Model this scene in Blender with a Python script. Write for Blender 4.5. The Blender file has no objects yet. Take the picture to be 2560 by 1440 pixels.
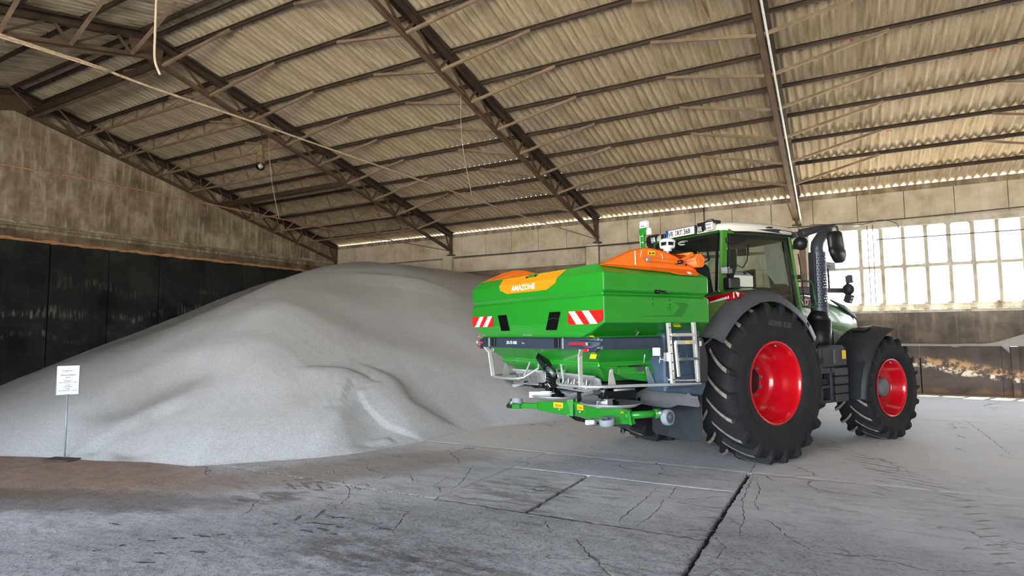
import bpy, bmesh, math, random
from mathutils import Vector, Matrix, noise
random.seed(7)
PI = math.pi
sc = bpy.context.scene
col = sc.collection
R = math.radians

# ---------------------------------------------------------------- camera
cam_d = bpy.data.cameras.new('camera'); cam = bpy.data.objects.new('camera', cam_d); col.objects.link(cam)
cam_d.sensor_width = 36.0; cam_d.lens = 1492.84/2560*36.0; cam_d.clip_end = 400
_y, _p, _r = R(28.946), R(4.3146), R(-0.5918)
_f = Vector((-math.sin(_y)*math.cos(_p), math.cos(_y)*math.cos(_p), math.sin(_p)))
_rt = Vector((math.cos(_y), math.sin(_y), 0)); _up = _rt.cross(_f)
_r2 = math.cos(_r)*_rt + math.sin(_r)*_up; _u2 = -math.sin(_r)*_rt + math.cos(_r)*_up
cam.matrix_world = Matrix(((_r2.x, _u2.x, -_f.x, 0), (_r2.y, _u2.y, -_f.y, 0), (_r2.z, _u2.z, -_f.z, 1.64), (0, 0, 0, 1)))
sc.camera = cam

# ---------------------------------------------------------------- light and exposure
sc.view_settings.view_transform = 'Standard'; sc.view_settings.look = 'None'
sc.view_settings.gamma = 1.0; sc.view_settings.use_curve_mapping = False
sc.view_settings.exposure = 3.72
w = bpy.data.worlds.new('sky'); sc.world = w; w.use_nodes = True
wn = w.node_tree; wn.nodes.clear()
wo = wn.nodes.new('ShaderNodeOutputWorld'); wb = wn.nodes.new('ShaderNodeBackground')
wt = wn.nodes.new('ShaderNodeTexCoord'); wsx = wn.nodes.new('ShaderNodeSeparateXYZ'); wr = wn.nodes.new('ShaderNodeValToRGB')
wr.color_ramp.elements[0].position = 0.0; wr.color_ramp.elements[0].color = (0.86, 0.93, 1.0, 1)
wr.color_ramp.elements[1].position = 0.7; wr.color_ramp.elements[1].color = (0.55, 0.74, 1.0, 1)
wn.links.new(wt.outputs['Generated'], wsx.inputs[0]); wn.links.new(wsx.outputs['Z'], wr.inputs[0])
wn.links.new(wr.outputs[0], wb.inputs[0]); wb.inputs[1].default_value = 1.15; wn.links.new(wb.outputs[0], wo.inputs[0])
sun_d = bpy.data.lights.new('sun', 'SUN'); sun_d.energy = 10.0; sun_d.angle = R(0.6); sun_d.color = (1, .95, .86)
sun = bpy.data.objects.new('sun', sun_d); col.objects.link(sun)
sun.rotation_euler = Vector((-.45, -1.0, -2.6)).to_track_quat('-Z', 'Y').to_euler()
def portal(name, loc, rot, sx, sy):          # guides sky light through an opening, gives off nothing itself
    d = bpy.data.lights.new(name, 'AREA'); d.shape = 'RECTANGLE'; d.size = sx; d.size_y = sy; d.cycles.is_portal = True
    o = bpy.data.objects.new(name, d); o.location = loc; o.rotation_euler = rot; col.objects.link(o)
portal('window_portal', (8.0, 19.25, 3.35), (R(-90), 0, 0), 17.6, 2.2)
portal('gate_portal', (-2.5, -4.45, 2.3), (R(90), 0, 0), 12.0, 4.6)

# ---------------------------------------------------------------- helpers
def srgb(r, g, b):
    f = lambda c: ((c/255)/12.92 if c/255 <= .04045 else ((c/255+.055)/1.055)**2.4)
    return (f(r), f(g), f(b), 1)
class NT:
    def __init__(s, m): s.m = m; m.use_nodes = True; s.t = m.node_tree; s.t.nodes.clear(); s.co = None
    def n(s, typ, **kw):
        o = s.t.nodes.new(typ)
        for k, v in kw.items(): setattr(o, k, v)
        return o
    def l(s, a, b): s.t.links.new(a, b)
    def coord(s, scale=(1, 1, 1), rot=(0, 0, 0), loc=(0, 0, 0)):
        if not s.co: s.co = s.n('ShaderNodeTexCoord')
        m = s.n('ShaderNodeMapping'); m.inputs['Scale'].default_value = scale; m.inputs['Rotation'].default_value = rot; m.inputs['Location'].default_value = loc
        s.l(s.co.outputs['Object'], m.inputs[0]); return m.outputs[0]
    def noise(s, scale, detail=4, rough=.6, vec=None, dist=0):
        o = s.n('ShaderNodeTexNoise'); o.inputs['Scale'].default_value = scale; o.inputs['Detail'].default_value = detail
        o.inputs['Roughness'].default_value = rough; o.inputs['Distortion'].default_value = dist
        s.l(vec if vec else s.coord(), o.inputs['Vector']); return o.outputs[0]
    def ramp(s, fac, pts):
        o = s.n('ShaderNodeValToRGB'); e = o.color_ramp.elements
        while len(e) < len(pts): e.new(.5)
        for i, (p, c) in enumerate(pts):
            e[i].position = p; e[i].color = c if len(c) == 4 else (*c, 1)
        s.l(fac, o.inputs[0]); return o.outputs[0]
    def fac(s, fac, a, b):          # smooth threshold
        o = s.n('ShaderNodeMapRange'); o.interpolation_type = 'SMOOTHSTEP'
        o.inputs['From Min'].default_value = a; o.inputs['From Max'].default_value = b; s.l(fac, o.inputs[0]); return o.outputs[0]
    def math(s, op, a, b=None):
        o = s.n('ShaderNodeMath', operation=op)
        for i, v in enumerate((a, b)):
            if v is None: continue
            if isinstance(v, (int, float)): o.inputs[i].default_value = v
            else: s.l(v, o.inputs[i])
        return o.outputs[0]
    def mix(s, fac, a, b, mode='MIX'):
        o = s.n('ShaderNodeMix', data_type='RGBA', blend_type=mode)
        for i, v in ((0, fac), (6, a), (7, b)):
            if isinstance(v, (int, float)): o.inputs[i].default_value = v
            elif isinstance(v, tuple): o.inputs[i].default_value = v
            else: s.l(v, o.inputs[i])
        return o.outputs[2]
    def blob(s, c, r, rot=0, warp=None):        # soft elliptical patch on the ground
        m = s.n('ShaderNodeMapping'); m.vector_type = 'TEXTURE'
        m.inputs['Location'].default_value = (c[0], c[1], 0); m.inputs['Scale'].default_value = (r[0], r[1], 50); m.inputs['Rotation'].default_value = (0, 0, rot)
        if not s.co: s.co = s.n('ShaderNodeTexCoord')
        s.l(warp if warp else s.co.outputs['Object'], m.inputs[0])
        g = s.n('ShaderNodeTexGradient', gradient_type='SPHERICAL'); s.l(m.outputs[0], g.inputs[0]); return g.outputs[1]
    def warp(s, scale, amt):
        if not s.co: s.co = s.n('ShaderNodeTexCoord')
        n = s.n('ShaderNodeTexNoise'); n.inputs['Scale'].default_value = scale; n.inputs['Detail'].default_value = 4
        s.l(s.co.outputs['Object'], n.inputs['Vector'])
        v = s.n('ShaderNodeVectorMath', operation='MULTIPLY_ADD'); v.inputs[1].default_value = (amt, amt, amt)
        s.l(n.outputs[1], v.inputs[0]); s.l(s.co.outputs['Object'], v.inputs[2])
        v2 = s.n('ShaderNodeVectorMath', operation='SUBTRACT'); v2.inputs[1].default_value = (amt/2,)*3; s.l(v.outputs[0], v2.inputs[0]); return v2.outputs[0]
    def out(s, color, rough=.6, metal=0, height=None, bump=.3, dist=.01, coat=0, spec=.5):
        b = s.n('ShaderNodeBsdfPrincipled'); o = s.n('ShaderNodeOutputMaterial')
        for k, v in (('Base Color', color), ('Roughness', rough), ('Metallic', metal), ('Coat Weight', coat), ('Specular IOR Level', spec)):
            if isinstance(v, (int, float, tuple)): b.inputs[k].default_value = v
            else: s.l(v, b.inputs[k])
        if height is not None:
            q = s.n('ShaderNodeBump'); q.inputs['Strength'].default_value = bump; q.inputs['Distance'].default_value = dist
            s.l(height, q.inputs['Height']); s.l(q.outputs[0], b.inputs['Normal'])
        s.l(b.outputs[0], o.inputs[0]); return b
M = {}
def simple(name, c, rough=.5, metal=0, var=.12, scale=6, coat=0, bump=0, bscale=80, spec=.5):
    m = bpy.data.materials.new(name); t = NT(m)
    n = t.noise(scale, 5)
    dark = tuple(x*(1-var) for x in c[:3])+(1,); lite = tuple(min(1, x*(1+var)) for x in c[:3])+(1,)
    cc = t.ramp(n, [(.3, dark), (.7, lite)])
    t.out(cc, rough, metal, t.noise(bscale, 3) if bump else None, bump, .004, coat, spec); M[name] = m; return m
def glassy(name, tint, refl=.06, rough=.0):
    m = bpy.data.materials.new(name); t = NT(m)
    tr = t.n('ShaderNodeBsdfTransparent'); gl = t.n('ShaderNodeBsdfGlossy'); mx = t.n('ShaderNodeMixShader'); fr = t.n('ShaderNodeFresnel'); o = t.n('ShaderNodeOutputMaterial')
    n = t.noise(3, 3); c = t.ramp(n, [(.3, tuple(x*.93 for x in tint)), (.7, tint)])
    t.l(c, tr.inputs[0]); gl.inputs['Roughness'].default_value = rough; fr.inputs[0].default_value = 1.5
    f = t.math('ADD', fr.outputs[0], refl); t.l(f, mx.inputs[0]); t.l(tr.outputs[0], mx.inputs[1]); t.l(gl.outputs[0], mx.inputs[2]); t.l(mx.outputs[0], o.inputs[0]); M[name] = m; return m

def tag(o, label=None, cat=None, group=None, kind=None):
    if label: o['label'] = label
    if cat: o['category'] = cat
    if group: o['group'] = group
    if kind: o['kind'] = kind
    return o
def empty(name, loc=(0, 0, 0), rz=0, **kw):
    o = bpy.data.objects.new(name, None); o.empty_display_size = .1; o.location = loc; o.rotation_euler = (0, 0, rz); col.objects.link(o); return tag(o, **kw)
class MB:
    """collects shapes and links them as one mesh object"""
    def __init__(s): s.v = []; s.f = []; s.m = []; s.mi = 0; s.sm = []; s.smooth = False
    def add(s, vs, fs):
        b = len(s.v); s.v += [tuple(q) for q in vs]
        for f in fs: s.f.append(tuple(b+i for i in f)); s.m.append(s.mi); s.sm.append(s.smooth)
        return s
    def box(s, x0, x1, y0, y1, z0, z1):
        return s.add([(x, y, z) for x in (x0, x1) for y in (y0, y1) for z in (z0, z1)],
                     [(0, 1, 3, 2), (4, 6, 7, 5), (0, 4, 5, 1), (2, 3, 7, 6), (0, 2, 6, 4), (1, 5, 7, 3)])
    def cbox(s, c, d, rot=None):
        hx, hy, hz = d[0]/2, d[1]/2, d[2]/2; c = Vector(c)
        vs = [Vector((x, y, z)) for x in (-hx, hx) for y in (-hy, hy) for z in (-hz, hz)]
        if rot is not None:
            r = rot if isinstance(rot, Matrix) else Matrix.Rotation(rot, 3, 'Z'); vs = [r @ q for q in vs]
        return s.add([c+q for q in vs], [(0, 1, 3, 2), (4, 6, 7, 5), (0, 4, 5, 1), (2, 3, 7, 6), (0, 2, 6, 4), (1, 5, 7, 3)])
    def loft(s, rings, caps=True, closed=True):
        n = len(rings[0]); vs = [q for r in rings for q in r]; fs = []
        m = n if closed else n-1
        for i in range(len(rings)-1):
            for j in range(m):
                k = (j+1) % n; fs.append((i*n+j, i*n+k, (i+1)*n+k, (i+1)*n+j))
        b0 = len(s.v); s.add(vs, fs)
        if caps and closed:
            for f in (tuple(range(n-1, -1, -1)), tuple((len(rings)-1)*n+j for j in range(n))): s.f.append(tuple(b0+i for i in f)); s.m.append(s.mi); s.sm.append(False)
        return s
    def prism(s, pts, d):           # polygon (3-D points) pushed along vector d
        d = Vector(d); return s.loft([[Vector(p) for p in pts], [Vector(p)+d for p in pts]])
    def bar(s, a, b, wd, ht=None, up=(0, 0, 1)):
        a, b = Vector(a), Vector(b); ht = ht or wd; t = (b-a).normalized(); u = Vector(up)
        if abs(t.dot(u)) > .98: u = Vector((1, 0, 0))
        sd = t.cross(u).normalized(); u = sd.cross(t)
        c = [(-1, -1), (1, -1), (1, 1), (-1, 1)]
        return s.loft([[p+sd*x*wd/2+u*y*ht/2 for x, y in c] for p in (a, b)])
    def tube(s, pts, r, n=8, caps=True, closed=False):
        pts = [Vector(p) for p in pts]; rings = []; up = None; N = len(pts)
        rr = r if isinstance(r, (list, tuple)) else [r]*N
        for i, p in enumerate(pts):
            if closed: t = (pts[(i+1) % N]-pts[i-1]).normalized()
            else: t = ((pts[i+1]-p if i < N-1 else p-pts[i-1]).normalized() + (p-pts[i-1] if i else pts[1]-p).normalized()).normalized()
            if up is None: up = t.orthogonal().normalized()
            up = (up - t*up.dot(t)).normalized(); sd = t.cross(up)
            rings.append([p+rr[i]*(math.cos(2*PI*k/n)*up+math.sin(2*PI*k/n)*sd) for k in range(n)])
        if closed: rings.append(rings[0])
        o = s.smooth; s.smooth = True; s.loft(rings, caps and not closed); s.smooth = o; return s
    def cyl(s, a, b, r, n=16, r2=None): return s.tube([a, b], [r, r2 if r2 is not None else r], n)
    def lathe(s, prof, o, ax, n=32, ref=None, caps=False):      # prof: (distance along axis, radius)
        o = Vector(o); ax = Vector(ax).normalized(); u = (Vector(ref) if ref else ax.orthogonal()).normalized(); w_ = ax.cross(u)
        s2 = s.smooth; s.smooth = True
        s.loft([[o+ax*d+r*(math.cos(2*PI*k/n)*u+math.sin(2*PI*k/n)*w_) for k in range(n)] for d, r in prof], caps); s.smooth = s2; return s
    def build(s, name, mats, parent=None, bevel=0, label=None, seg=1, kind=None, loc=None):
        me = bpy.data.meshes.new(name); me.from_pydata(s.v, [], s.f)
        for m in (mats if isinstance(mats, (list, tuple)) else [mats]): me.materials.append(M[m] if isinstance(m, str) else m)
        me.polygons.foreach_set('material_index', s.m); me.polygons.foreach_set('use_smooth', s.sm)
        bm = bmesh.new(); bm.from_mesh(me); bmesh.ops.recalc_face_normals(bm, faces=bm.faces); bm.to_mesh(me); bm.free()
        o = bpy.data.objects.new(name, me); col.objects.link(o)
        if parent: 
            o.parent = parent
            if parent.type == 'EMPTY' and 'off' in parent: o.location = [-q for q in parent['off']]
        if loc: o.location = loc
        if bevel:
            b = o.modifiers.new('bevel', 'BEVEL'); b.width = bevel; b.segments = seg; b.limit_method = 'ANGLE'; b.angle_limit = R(40)
        if label: o['label'] = label
        if kind: o['kind'] = kind
        return o
def text(body, name, size, mat, origin, xdir, ydir, parent=None, depth=.003, align='LEFT', sx=1.0, bold=0, shear=0):
    cu = bpy.data.curves.new('tmp', 'FONT'); cu.body = body; cu.size = size; cu.extrude = depth; cu.align_x = align; cu.offset = bold; cu.shear = shear; cu.resolution_u = 3
    to = bpy.data.objects.new('tmp', cu); col.objects.link(to); bpy.context.view_layer.update()
    me = bpy.data.meshes.new_from_object(to.evaluated_get(bpy.context.evaluated_depsgraph_get())); bpy.data.objects.remove(to); bpy.data.curves.remove(cu)
    X = Vector(xdir).normalized(); Y = Vector(ydir).normalized(); Z = X.cross(Y); o_ = Vector(origin)
    for v in me.vertices: v.co = o_ + X*v.co.x*sx + Y*v.co.y + Z*v.co.z
    me.materials.clear(); me.materials.append(M[mat]); me.name = name
    o = bpy.data.objects.new(name, me); col.objects.link(o)
    if parent:
        o.parent = parent
        if parent.type == 'EMPTY' and 'off' in parent: o.location = [-q for q in parent['off']]
    return o

#%%MATERIALS
# ---------------------------------------------------------------- materials
def concrete(name, base, dark, light, streak=.6, scale=1.0, low=None):
    m = bpy.data.materials.new(name); t = NT(m)
    a = t.noise(1.3*scale, 6, .65); b = t.noise(9*scale, 6, .7); v = t.noise(3.2*scale, 5, .65, t.coord((2.2, 2.2, .3)))
    c = t.ramp(a, [(.3, dark), (.5, base), (.72, light)])
    c = t.mix(t.math('MULTIPLY', t.fac(v, .48, .68), streak), c, light)
    c = t.mix(t.math('MULTIPLY', t.fac(v, .45, .3), streak*.7), c, dark)
    c = t.mix(t.math('MULTIPLY', t.fac(b, .55, .75), .35), c, dark)
    t.out(c, .9, 0, t.noise(22*scale, 8, .7), .5, .01, spec=.25); M[name] = m
concrete('concrete_upper_gable', srgb(142, 126, 104), srgb(104, 90, 72), srgb(190, 178, 154), .75)
concrete('concrete_gable_foot', srgb(120, 104, 84), srgb(74, 62, 50), srgb(150, 136, 112), .3)
simple('lime_crust', srgb(186, 176, 154), .95, var=.3, scale=14, bump=.5)
concrete('concrete_beam', srgb(204, 190, 168), srgb(166, 150, 128), srgb(222, 212, 194), .35)
concrete('concrete_pier', srgb(208, 196, 172), srgb(176, 162, 138), srgb(222, 214, 196), .3)
concrete('plaster_brown', srgb(130, 112, 98), srgb(104, 88, 76), srgb(150, 132, 116), .3)
concrete('concrete_dark_low', srgb(142, 132, 124), srgb(98, 90, 86), srgb(192, 174, 148), .5)
concrete('sill_cream', srgb(214, 206, 188), srgb(150, 134, 112), srgb(232, 226, 212), .25, 2.2)
concrete('window_concrete', srgb(208, 200, 184), srgb(172, 158, 136), srgb(226, 220, 206), .3, 2)
def black_panel():
    m = bpy.data.materials.new('tarred_wall'); t = NT(m)
    a = t.noise(.7, 5, .6); v = t.noise(2.6, 6, .7, t.coord((5, 5, .5)))
    c = t.ramp(a, [(.35, srgb(16, 16, 17)), (.6, srgb(50, 52, 50)), (.8, srgb(64, 66, 62))])
    # salt bands that run roughly level, with drips below them
    h = t.n('ShaderNodeSeparateXYZ'); t.l(t.warp(.9, 1.3), h.inputs[0])
    for z0, wd, k in ((3.05, .10, .5), (2.35, .13, .7), (1.6, .08, .35)):
        d = t.math('ABSOLUTE', t.math('SUBTRACT', h.outputs['Z'], z0))
        band = t.math('MULTIPLY', t.fac(d, wd*1.6, wd*.2), t.fac(v, .45, .7)); band = t.math('MULTIPLY', band, t.fac(t.noise(.6, 3), .4, .6))
        c = t.mix(t.math('MULTIPLY', band, k), c, srgb(176, 170, 160))
    z = t.n('ShaderNodeSeparateXYZ'); t.l(t.coord(), z.inputs[0])
    t.out(c, .75, 0, t.noise(14, 6, .7), .3, .01, spec=.3); M['tarred_wall'] = m
black_panel()
simple('broken_edge', srgb(190, 138, 96), .9, var=.3, scale=5)
def low_wall_mat():
    m = bpy.data.materials.new('worn_retaining_wall'); t = NT(m)
    h = t.n('ShaderNodeSeparateXYZ'); t.l(t.warp(2.0, .45), h.inputs[0]); n = t.noise(6, 8, .75); n2 = t.noise(2, 5)
    c = t.ramp(n2, [(.3, srgb(66, 60, 58)), (.7, srgb(92, 84, 80))])
    line = t.math('SUBTRACT', 1.05, t.math('MULTIPLY', h.outputs['X'], .14))
    d = t.math('ABSOLUTE', t.math('SUBTRACT', h.outputs['Z'], line))
    c = t.mix(t.math('MULTIPLY', t.fac(d, .19, .04), t.fac(n, .44, .56)), c, srgb(176, 140, 100))
    d2 = t.math('ABSOLUTE', t.math('SUBTRACT', h.outputs['Z'], t.math('SUBTRACT', line, .14)))
    c = t.mix(t.math('MULTIPLY', t.fac(d2, .09, .02), t.fac(n, .47, .55)), c, srgb(206, 196, 178))
    c = t.mix(t.fac(h.outputs['Z'], .2, .0), c, srgb(134, 112, 92))
    t.out(c, .85, 0, n, .4, .01, spec=.25); M['worn_retaining_wall'] = m
low_wall_mat()
def roof_mat():
    m = bpy.data.materials.new('fibre_cement'); t = NT(m)
    a = t.noise(.35, 5, .6); b = t.noise(3, 6, .7, t.coord((4.5, .35, 1))); g = t.noise(60, 3, .7)
    c = t.ramp(b, [(.3, srgb(128, 112, 90)), (.5, srgb(176, 160, 134)), (.72, srgb(204, 192, 170))])
    c = t.mix(t.math('MULTIPLY', t.fac(a, .5, .68), .5), c, srgb(150, 130, 104))
    c = t.mix(t.math('MULTIPLY', t.fac(g, .58, .72), .35), c, srgb(110, 100, 86))
    t.out(c, .92, 0, g, .25, .006, spec=.2); M['fibre_cement'] = m
roof_mat()
simple('rusty_steel', srgb(98, 78, 60), .7, .2, .35, 3, bump=.2)
simple('dark_steel', srgb(68, 54, 44), .7, .2, .35, 3, bump=.2)
simple('strut_steel', srgb(132, 112, 92), .75, .1, .3, 3)
simple('red_scrap', srgb(200, 96, 66), .8)
simple('white_conduit', srgb(226, 226, 220), .5)
simple('rope_tan', srgb(166, 144, 118), .9, var=.35, scale=30)
simple('cable_rust', srgb(140, 104, 78), .9, var=.35, scale=20)
simple('cable_grey', srgb(70, 66, 64), .7)
simple('hose_cream', srgb(184, 170, 148), .7)
def floor_mat():
    m = bpy.data.materials.new('dusty_concrete_floor'); t = NT(m)
    w1 = t.warp(.8, 1.6); w2 = t.warp(3, .5)
    a = t.noise(.6, 6, .62); b = t.noise(5, 8, .72); f = t.noise(75, 5, .75); s = t.noise(2.4, 7, .7, t.coord((.8, 3.2, 1), (0, 0, R(-24))))
    c = t.ramp(a, [(.25, srgb(170, 169, 176)), (.5, srgb(194, 193, 200)), (.78, srgb(212, 211, 216))])
    c = t.mix(t.math('MULTIPLY', t.fac(s, .5, .66), .5), c, srgb(134, 130, 132))
    c = t.mix(t.math('MULTIPLY', t.fac(b, .52, .7), .35), c, srgb(120, 114, 112))
    # white powder towards the back and around the machine
    pw = t.math('MULTIPLY', t.math('ADD', t.fac(t.blob((.5, 14), (11, 8), 0, w1), .0, .45), t.fac(t.blob((-4.2, 8.7), (3.0, 2.2), .5, w1), .05, .5)), .85)
    c = t.mix(t.math('MINIMUM', pw, .9), c, srgb(232, 230, 230))
    # rust-brown soil at the foot of the heap, left
    br = t.fac(t.blob((-9.8, 3.4), (4.6, 1.5), R(14), w2), .02, .4)
    c = t.mix(t.math('MULTIPLY', br, t.fac(f, .25, .6)), c, t.ramp(b, [(.3, srgb(122, 96, 80)), (.7, srgb(178, 142, 118))]))
    c = t.mix(t.math('MULTIPLY', t.fac(t.blob((-7.6, 2.9), (3.6, .55), R(24), w2), .05, .5), .6), c, srgb(84, 78, 70))
    c = t.mix(t.math('MULTIPLY', t.fac(t.blob((-5.4, 5.6), (2.8, .8), R(58), w2), .05, .5), .5), c, srgb(150, 130, 112))
    # dark patches: patch slab, wheel spin marks
    for p, r_, an, k in (((-3.1, 5.6), (.75, .9), 0, .45), ((-3.0, 3.6), (1.3, .45), R(10), .5), ((-5.2, 4.2), (.5, .3), R(30), .6), ((-2.0, 3.2), (.9, .4), R(60), .4)):
        c = t.mix(t.math('MULTIPLY', t.fac(t.blob(p, r_, an, w2), .05, .5), t.math('MULTIPLY', t.fac(s, .42, .56), k)), c, srgb(88, 80, 76))
    # tyre marks: short dark dashes in rows
    wv = t.n('ShaderNodeTexWave', wave_type='BANDS', bands_direction='X'); wv.inputs['Scale'].default_value = 2.3; wv.inputs['Distortion'].default_value = 1.2; wv.inputs['Detail'].default_value = 1
    t.l(t.coord((1, 1, 1), (0, 0, R(-60))), wv.inputs['Vector'])
    for p, r_, an in (((.2, 8.8), (2.2, .3), R(-65)),):
        k = t.math('MULTIPLY', t.fac(t.blob(p, r_, an, w2), .1, .3), t.fac(wv.outputs[1], .72, .9)); k = t.math('MULTIPLY', k, t.fac(b, .38, .6))
        c = t.mix(t.math('MULTIPLY', k, .5), c, srgb(84, 80, 82))
    # fine cracks
    vo = t.n('ShaderNodeTexVoronoi', feature='DISTANCE_TO_EDGE'); vo.inputs['Scale'].default_value = .62; t.l(t.warp(2.2, .55), vo.inputs['Vector'])
    ck = t.math('MULTIPLY', t.fac(vo.outputs[0], .0075, .002), t.fac(t.noise(.9, 3), .5, .6))
    vo2 = t.n('ShaderNodeTexVoronoi', feature='DISTANCE_TO_EDGE'); vo2.inputs['Scale'].default_value = 1.7; t.l(t.warp(3.1, .5), vo2.inputs['Vector'])
    ck2 = t.math('MULTIPLY', t.fac(vo2.outputs[0], .012, .003), t.fac(t.noise(.7, 3, .5, t.coord(loc=(4, 9, 0))), .52, .62))
    ck = t.math('MAXIMUM', t.math('MULTIPLY', ck, .7), t.math('MULTIPLY', ck2, .15))
    c = t.mix(t.math('MULTIPLY', ck, .6), c, srgb(84, 78, 76))
    # coarse worn surface close to the camera
    ro = t.fac(t.math('ADD', t.blob((-1.6, 1.8), (6.0, 4.4), R(20), w1), t.math('MULTIPLY', t.noise(1.1, 4), .22)), .16, .42)
    gr = t.noise(34, 6, .8); c = t.mix(t.math('MULTIPLY', ro, t.math('MULTIPLY', t.fac(gr, .5, .62), .6)), c, srgb(84, 80, 82))
    hgt = t.math('ADD', t.math('MULTIPLY', gr, t.math('MULTIPLY_ADD', ro, 1.0) if False else t.math('ADD', t.math('MULTIPLY', ro, .9), .14)), t.math('MULTIPLY', b, .5))
    hgt = t.math('SUBTRACT', hgt, t.math('MULTIPLY', ck, .8)); hgt = t.math('ADD', hgt, t.math('MULTIPLY', f, .1))
    zc = t.n('ShaderNodeSeparateXYZ'); t.l(t.coord(), zc.inputs[0]); c = t.mix(t.math('MULTIPLY', t.fac(zc.outputs['Z'], -.013, -.024), .5), c, srgb(96, 90, 92)); c = t.mix(t.math('MULTIPLY', t.math('MULTIPLY', t.fac(zc.outputs['Z'], -.012, -.006), ro), .3), c, srgb(222, 220, 224))  # relief shading painted in by height: pits darkened, high spots lightened
    t.out(c, .78, 0, hgt, 1.0, .035, spec=.35); M['dusty_concrete_floor'] = m
floor_mat()
simple('crack_dirt', srgb(88, 82, 80), .95, var=.3, scale=12); simple('joint_dirt', srgb(36, 31, 29), .95, var=.4, scale=12, bump=.5)
simple('outdoor_yard', srgb(178, 172, 158), .9, var=.2, scale=.6)
def heap_mat():
    m = bpy.data.materials.new('granules'); t = NT(m)
    g = t.noise(120, 3, .8); g2 = t.noise(38, 5, .75); a = t.noise(.5, 5)
    c = t.ramp(g2, [(.35, srgb(182, 183, 186)), (.65, srgb(212, 212, 213))])
    c = t.mix(t.math('MULTIPLY', t.fac(a, .45, .7), .3), c, srgb(182, 174, 168))
    c = t.mix(t.math('MULTIPLY', t.fac(t.blob((-9.75, 5.85), (1.0, .7), R(60), t.warp(1, .6)), .0, .7), .35), c, srgb(150, 142, 134))  # shade of the hollow painted into the colour as a soft darker blob
    vo = t.n('ShaderNodeTexVoronoi'); vo.inputs['Scale'].default_value = 9; t.l(t.coord(), vo.inputs['Vector'])
    c = t.mix(t.math('MULTIPLY', t.fac(vo.outputs[0], .07, .03), .5), c, srgb(120, 116, 116))
    t.out(c, .95, 0, t.math('ADD', g, g2), .55, .012, spec=.15); M['granules'] = m
heap_mat()
glassy('window_glass', (.93, .95, .95, 1), .02)

#%%HALL
# ---------------------------------------------------------------- hall geometry
YN, YS, XW, XE, RY = 18.9, -4.5, -19.2, 17.0, 7.2         # inner faces of the walls, ridge line
TX = [-19.08, -13.04, -7.1, -1.04, 4.97, 11.0]            # truss axes
roofz = lambda y: 5.56+.24*(YN-(y if y >= RY else 2*RY-y))
chordz = lambda y: 4.75+.253*(YN-(y if y >= RY else 2*RY-y))

# floor: separately cast slabs with open joints
floor = tag(MB().box(XW-.3, XE+.3, YS-.3, YN+.3, -.3, -.048).build('floor', 'joint_dirt'), kind='structure')
def fz(x, y):      # worn, pitted top surface, always at or below the nominal floor level
    r = .16+.84*max(0, min(1, 1.35-math.hypot((x+1.6)/5.2, (y-1.9)/3.6)+.5*noise.noise((x*.9, y*.9, 2))))
    v = .5+.5*noise.noise((x*9, y*9, 0)); v2 = .5+.5*noise.noise((x*21, y*21, 4)); v3 = .5+.5*noise.noise((x*2.2, y*5, 7))
    return -r*(.012*v+.020*v2*v2+.001)-.006*v3*(.3+r)
def slab(x0, x1, y0, y1, g=.012, cell=0):
    if cell:
        nx_, ny_ = int((x1-x0-2*g)/cell)+1, int((y1-y0-2*g)/cell)+1; vs_ = []; jj = lambda a, b: (.55*abs(g)+.008)*(noise.noise((a*6, b, 1))+1.4*noise.noise((a*19, b, 5)))
        for j in range(ny_+1):
            for i in range(nx_+1):
                x = x0+g+(x1-x0-2*g)*i/nx_; y = y0+g+(y1-y0-2*g)*j/ny_; e = 0
                if i in (0, nx_): x += jj(y, i)
                if j in (0, ny_): y += jj(x, j+3)
                d_ = min(i, nx_-i, j, ny_-j)
                vs_.append((x, y, -.05 if False else fz(x, y)-(.002 if d_ == 0 and g > 0 else 0)))
        mb = MB(); mb.smooth = True; mb.add(vs_, [(j*(nx_+1)+i, j*(nx_+1)+i+1, (j+1)*(nx_+1)+i+1, (j+1)*(nx_+1)+i) for j in range(ny_) for i in range(nx_)])
        rim = [i for i in range(nx_+1)]+[j*(nx_+1)+nx_ for j in range(1, ny_+1)]+[ny_*(nx_+1)+i for i in range(nx_-1, -1, -1)]+[j*(nx_+1) for j in range(ny_-1, 0, -1)]
        b0 = len(mb.v); mb.v += [(vs_[k][0], vs_[k][1], -.05) for k in rim]; n_r = len(rim)
        for k in range(n_r): mb.f.append((rim[k], b0+k, b0+(k+1) % n_r, rim[(k+1) % n_r])); mb.m.append(0); mb.sm.append(False)
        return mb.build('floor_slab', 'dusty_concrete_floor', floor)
    pts = []
    def edge(a, b, nrm):
        L = (Vector(b)-Vector(a)).length; k = max(2, int(L/.12)) if L < 14 else max(2, int(L/.4))
        for i in range(k):
            p = Vector(a).lerp(Vector(b), i/k); j = g+(.7*g+.004)*(noise.noise((p.x*3.1, p.y*3.3, 1))+.9*noise.noise((p.x*11, p.y*11, 5)))*(1 if i else 0)
            pts.append((p.x+nrm[0]*j, p.y+nrm[1]*j, 0))
    edge((x0, y0), (x1, y0), (0, 1)); edge((x1, y0), (x1, y1), (-1, 0)); edge((x1, y1), (x0, y1), (0, -1)); edge((x0, y1), (x0, y0), (1, 0))
    cx_, cy_ = (x0+x1)/2, (y0+y1)/2; inn_ = [(p[0]+(.05 if p[0] < cx_ else -.05), p[1]+(.05 if p[1] < cy_ else -.05), 0) for p in pts]; rag = [(p[0], p[1], -.007+.005*noise.noise((p[0]*5, p[1]*5, 2))) for p in pts]
    mb = MB(); mb.loft([[(p[0], p[1], -.05) for p in pts], rag, inn_]); return mb.build('floor_slab', 'dusty_concrete_floor', floor)
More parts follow.
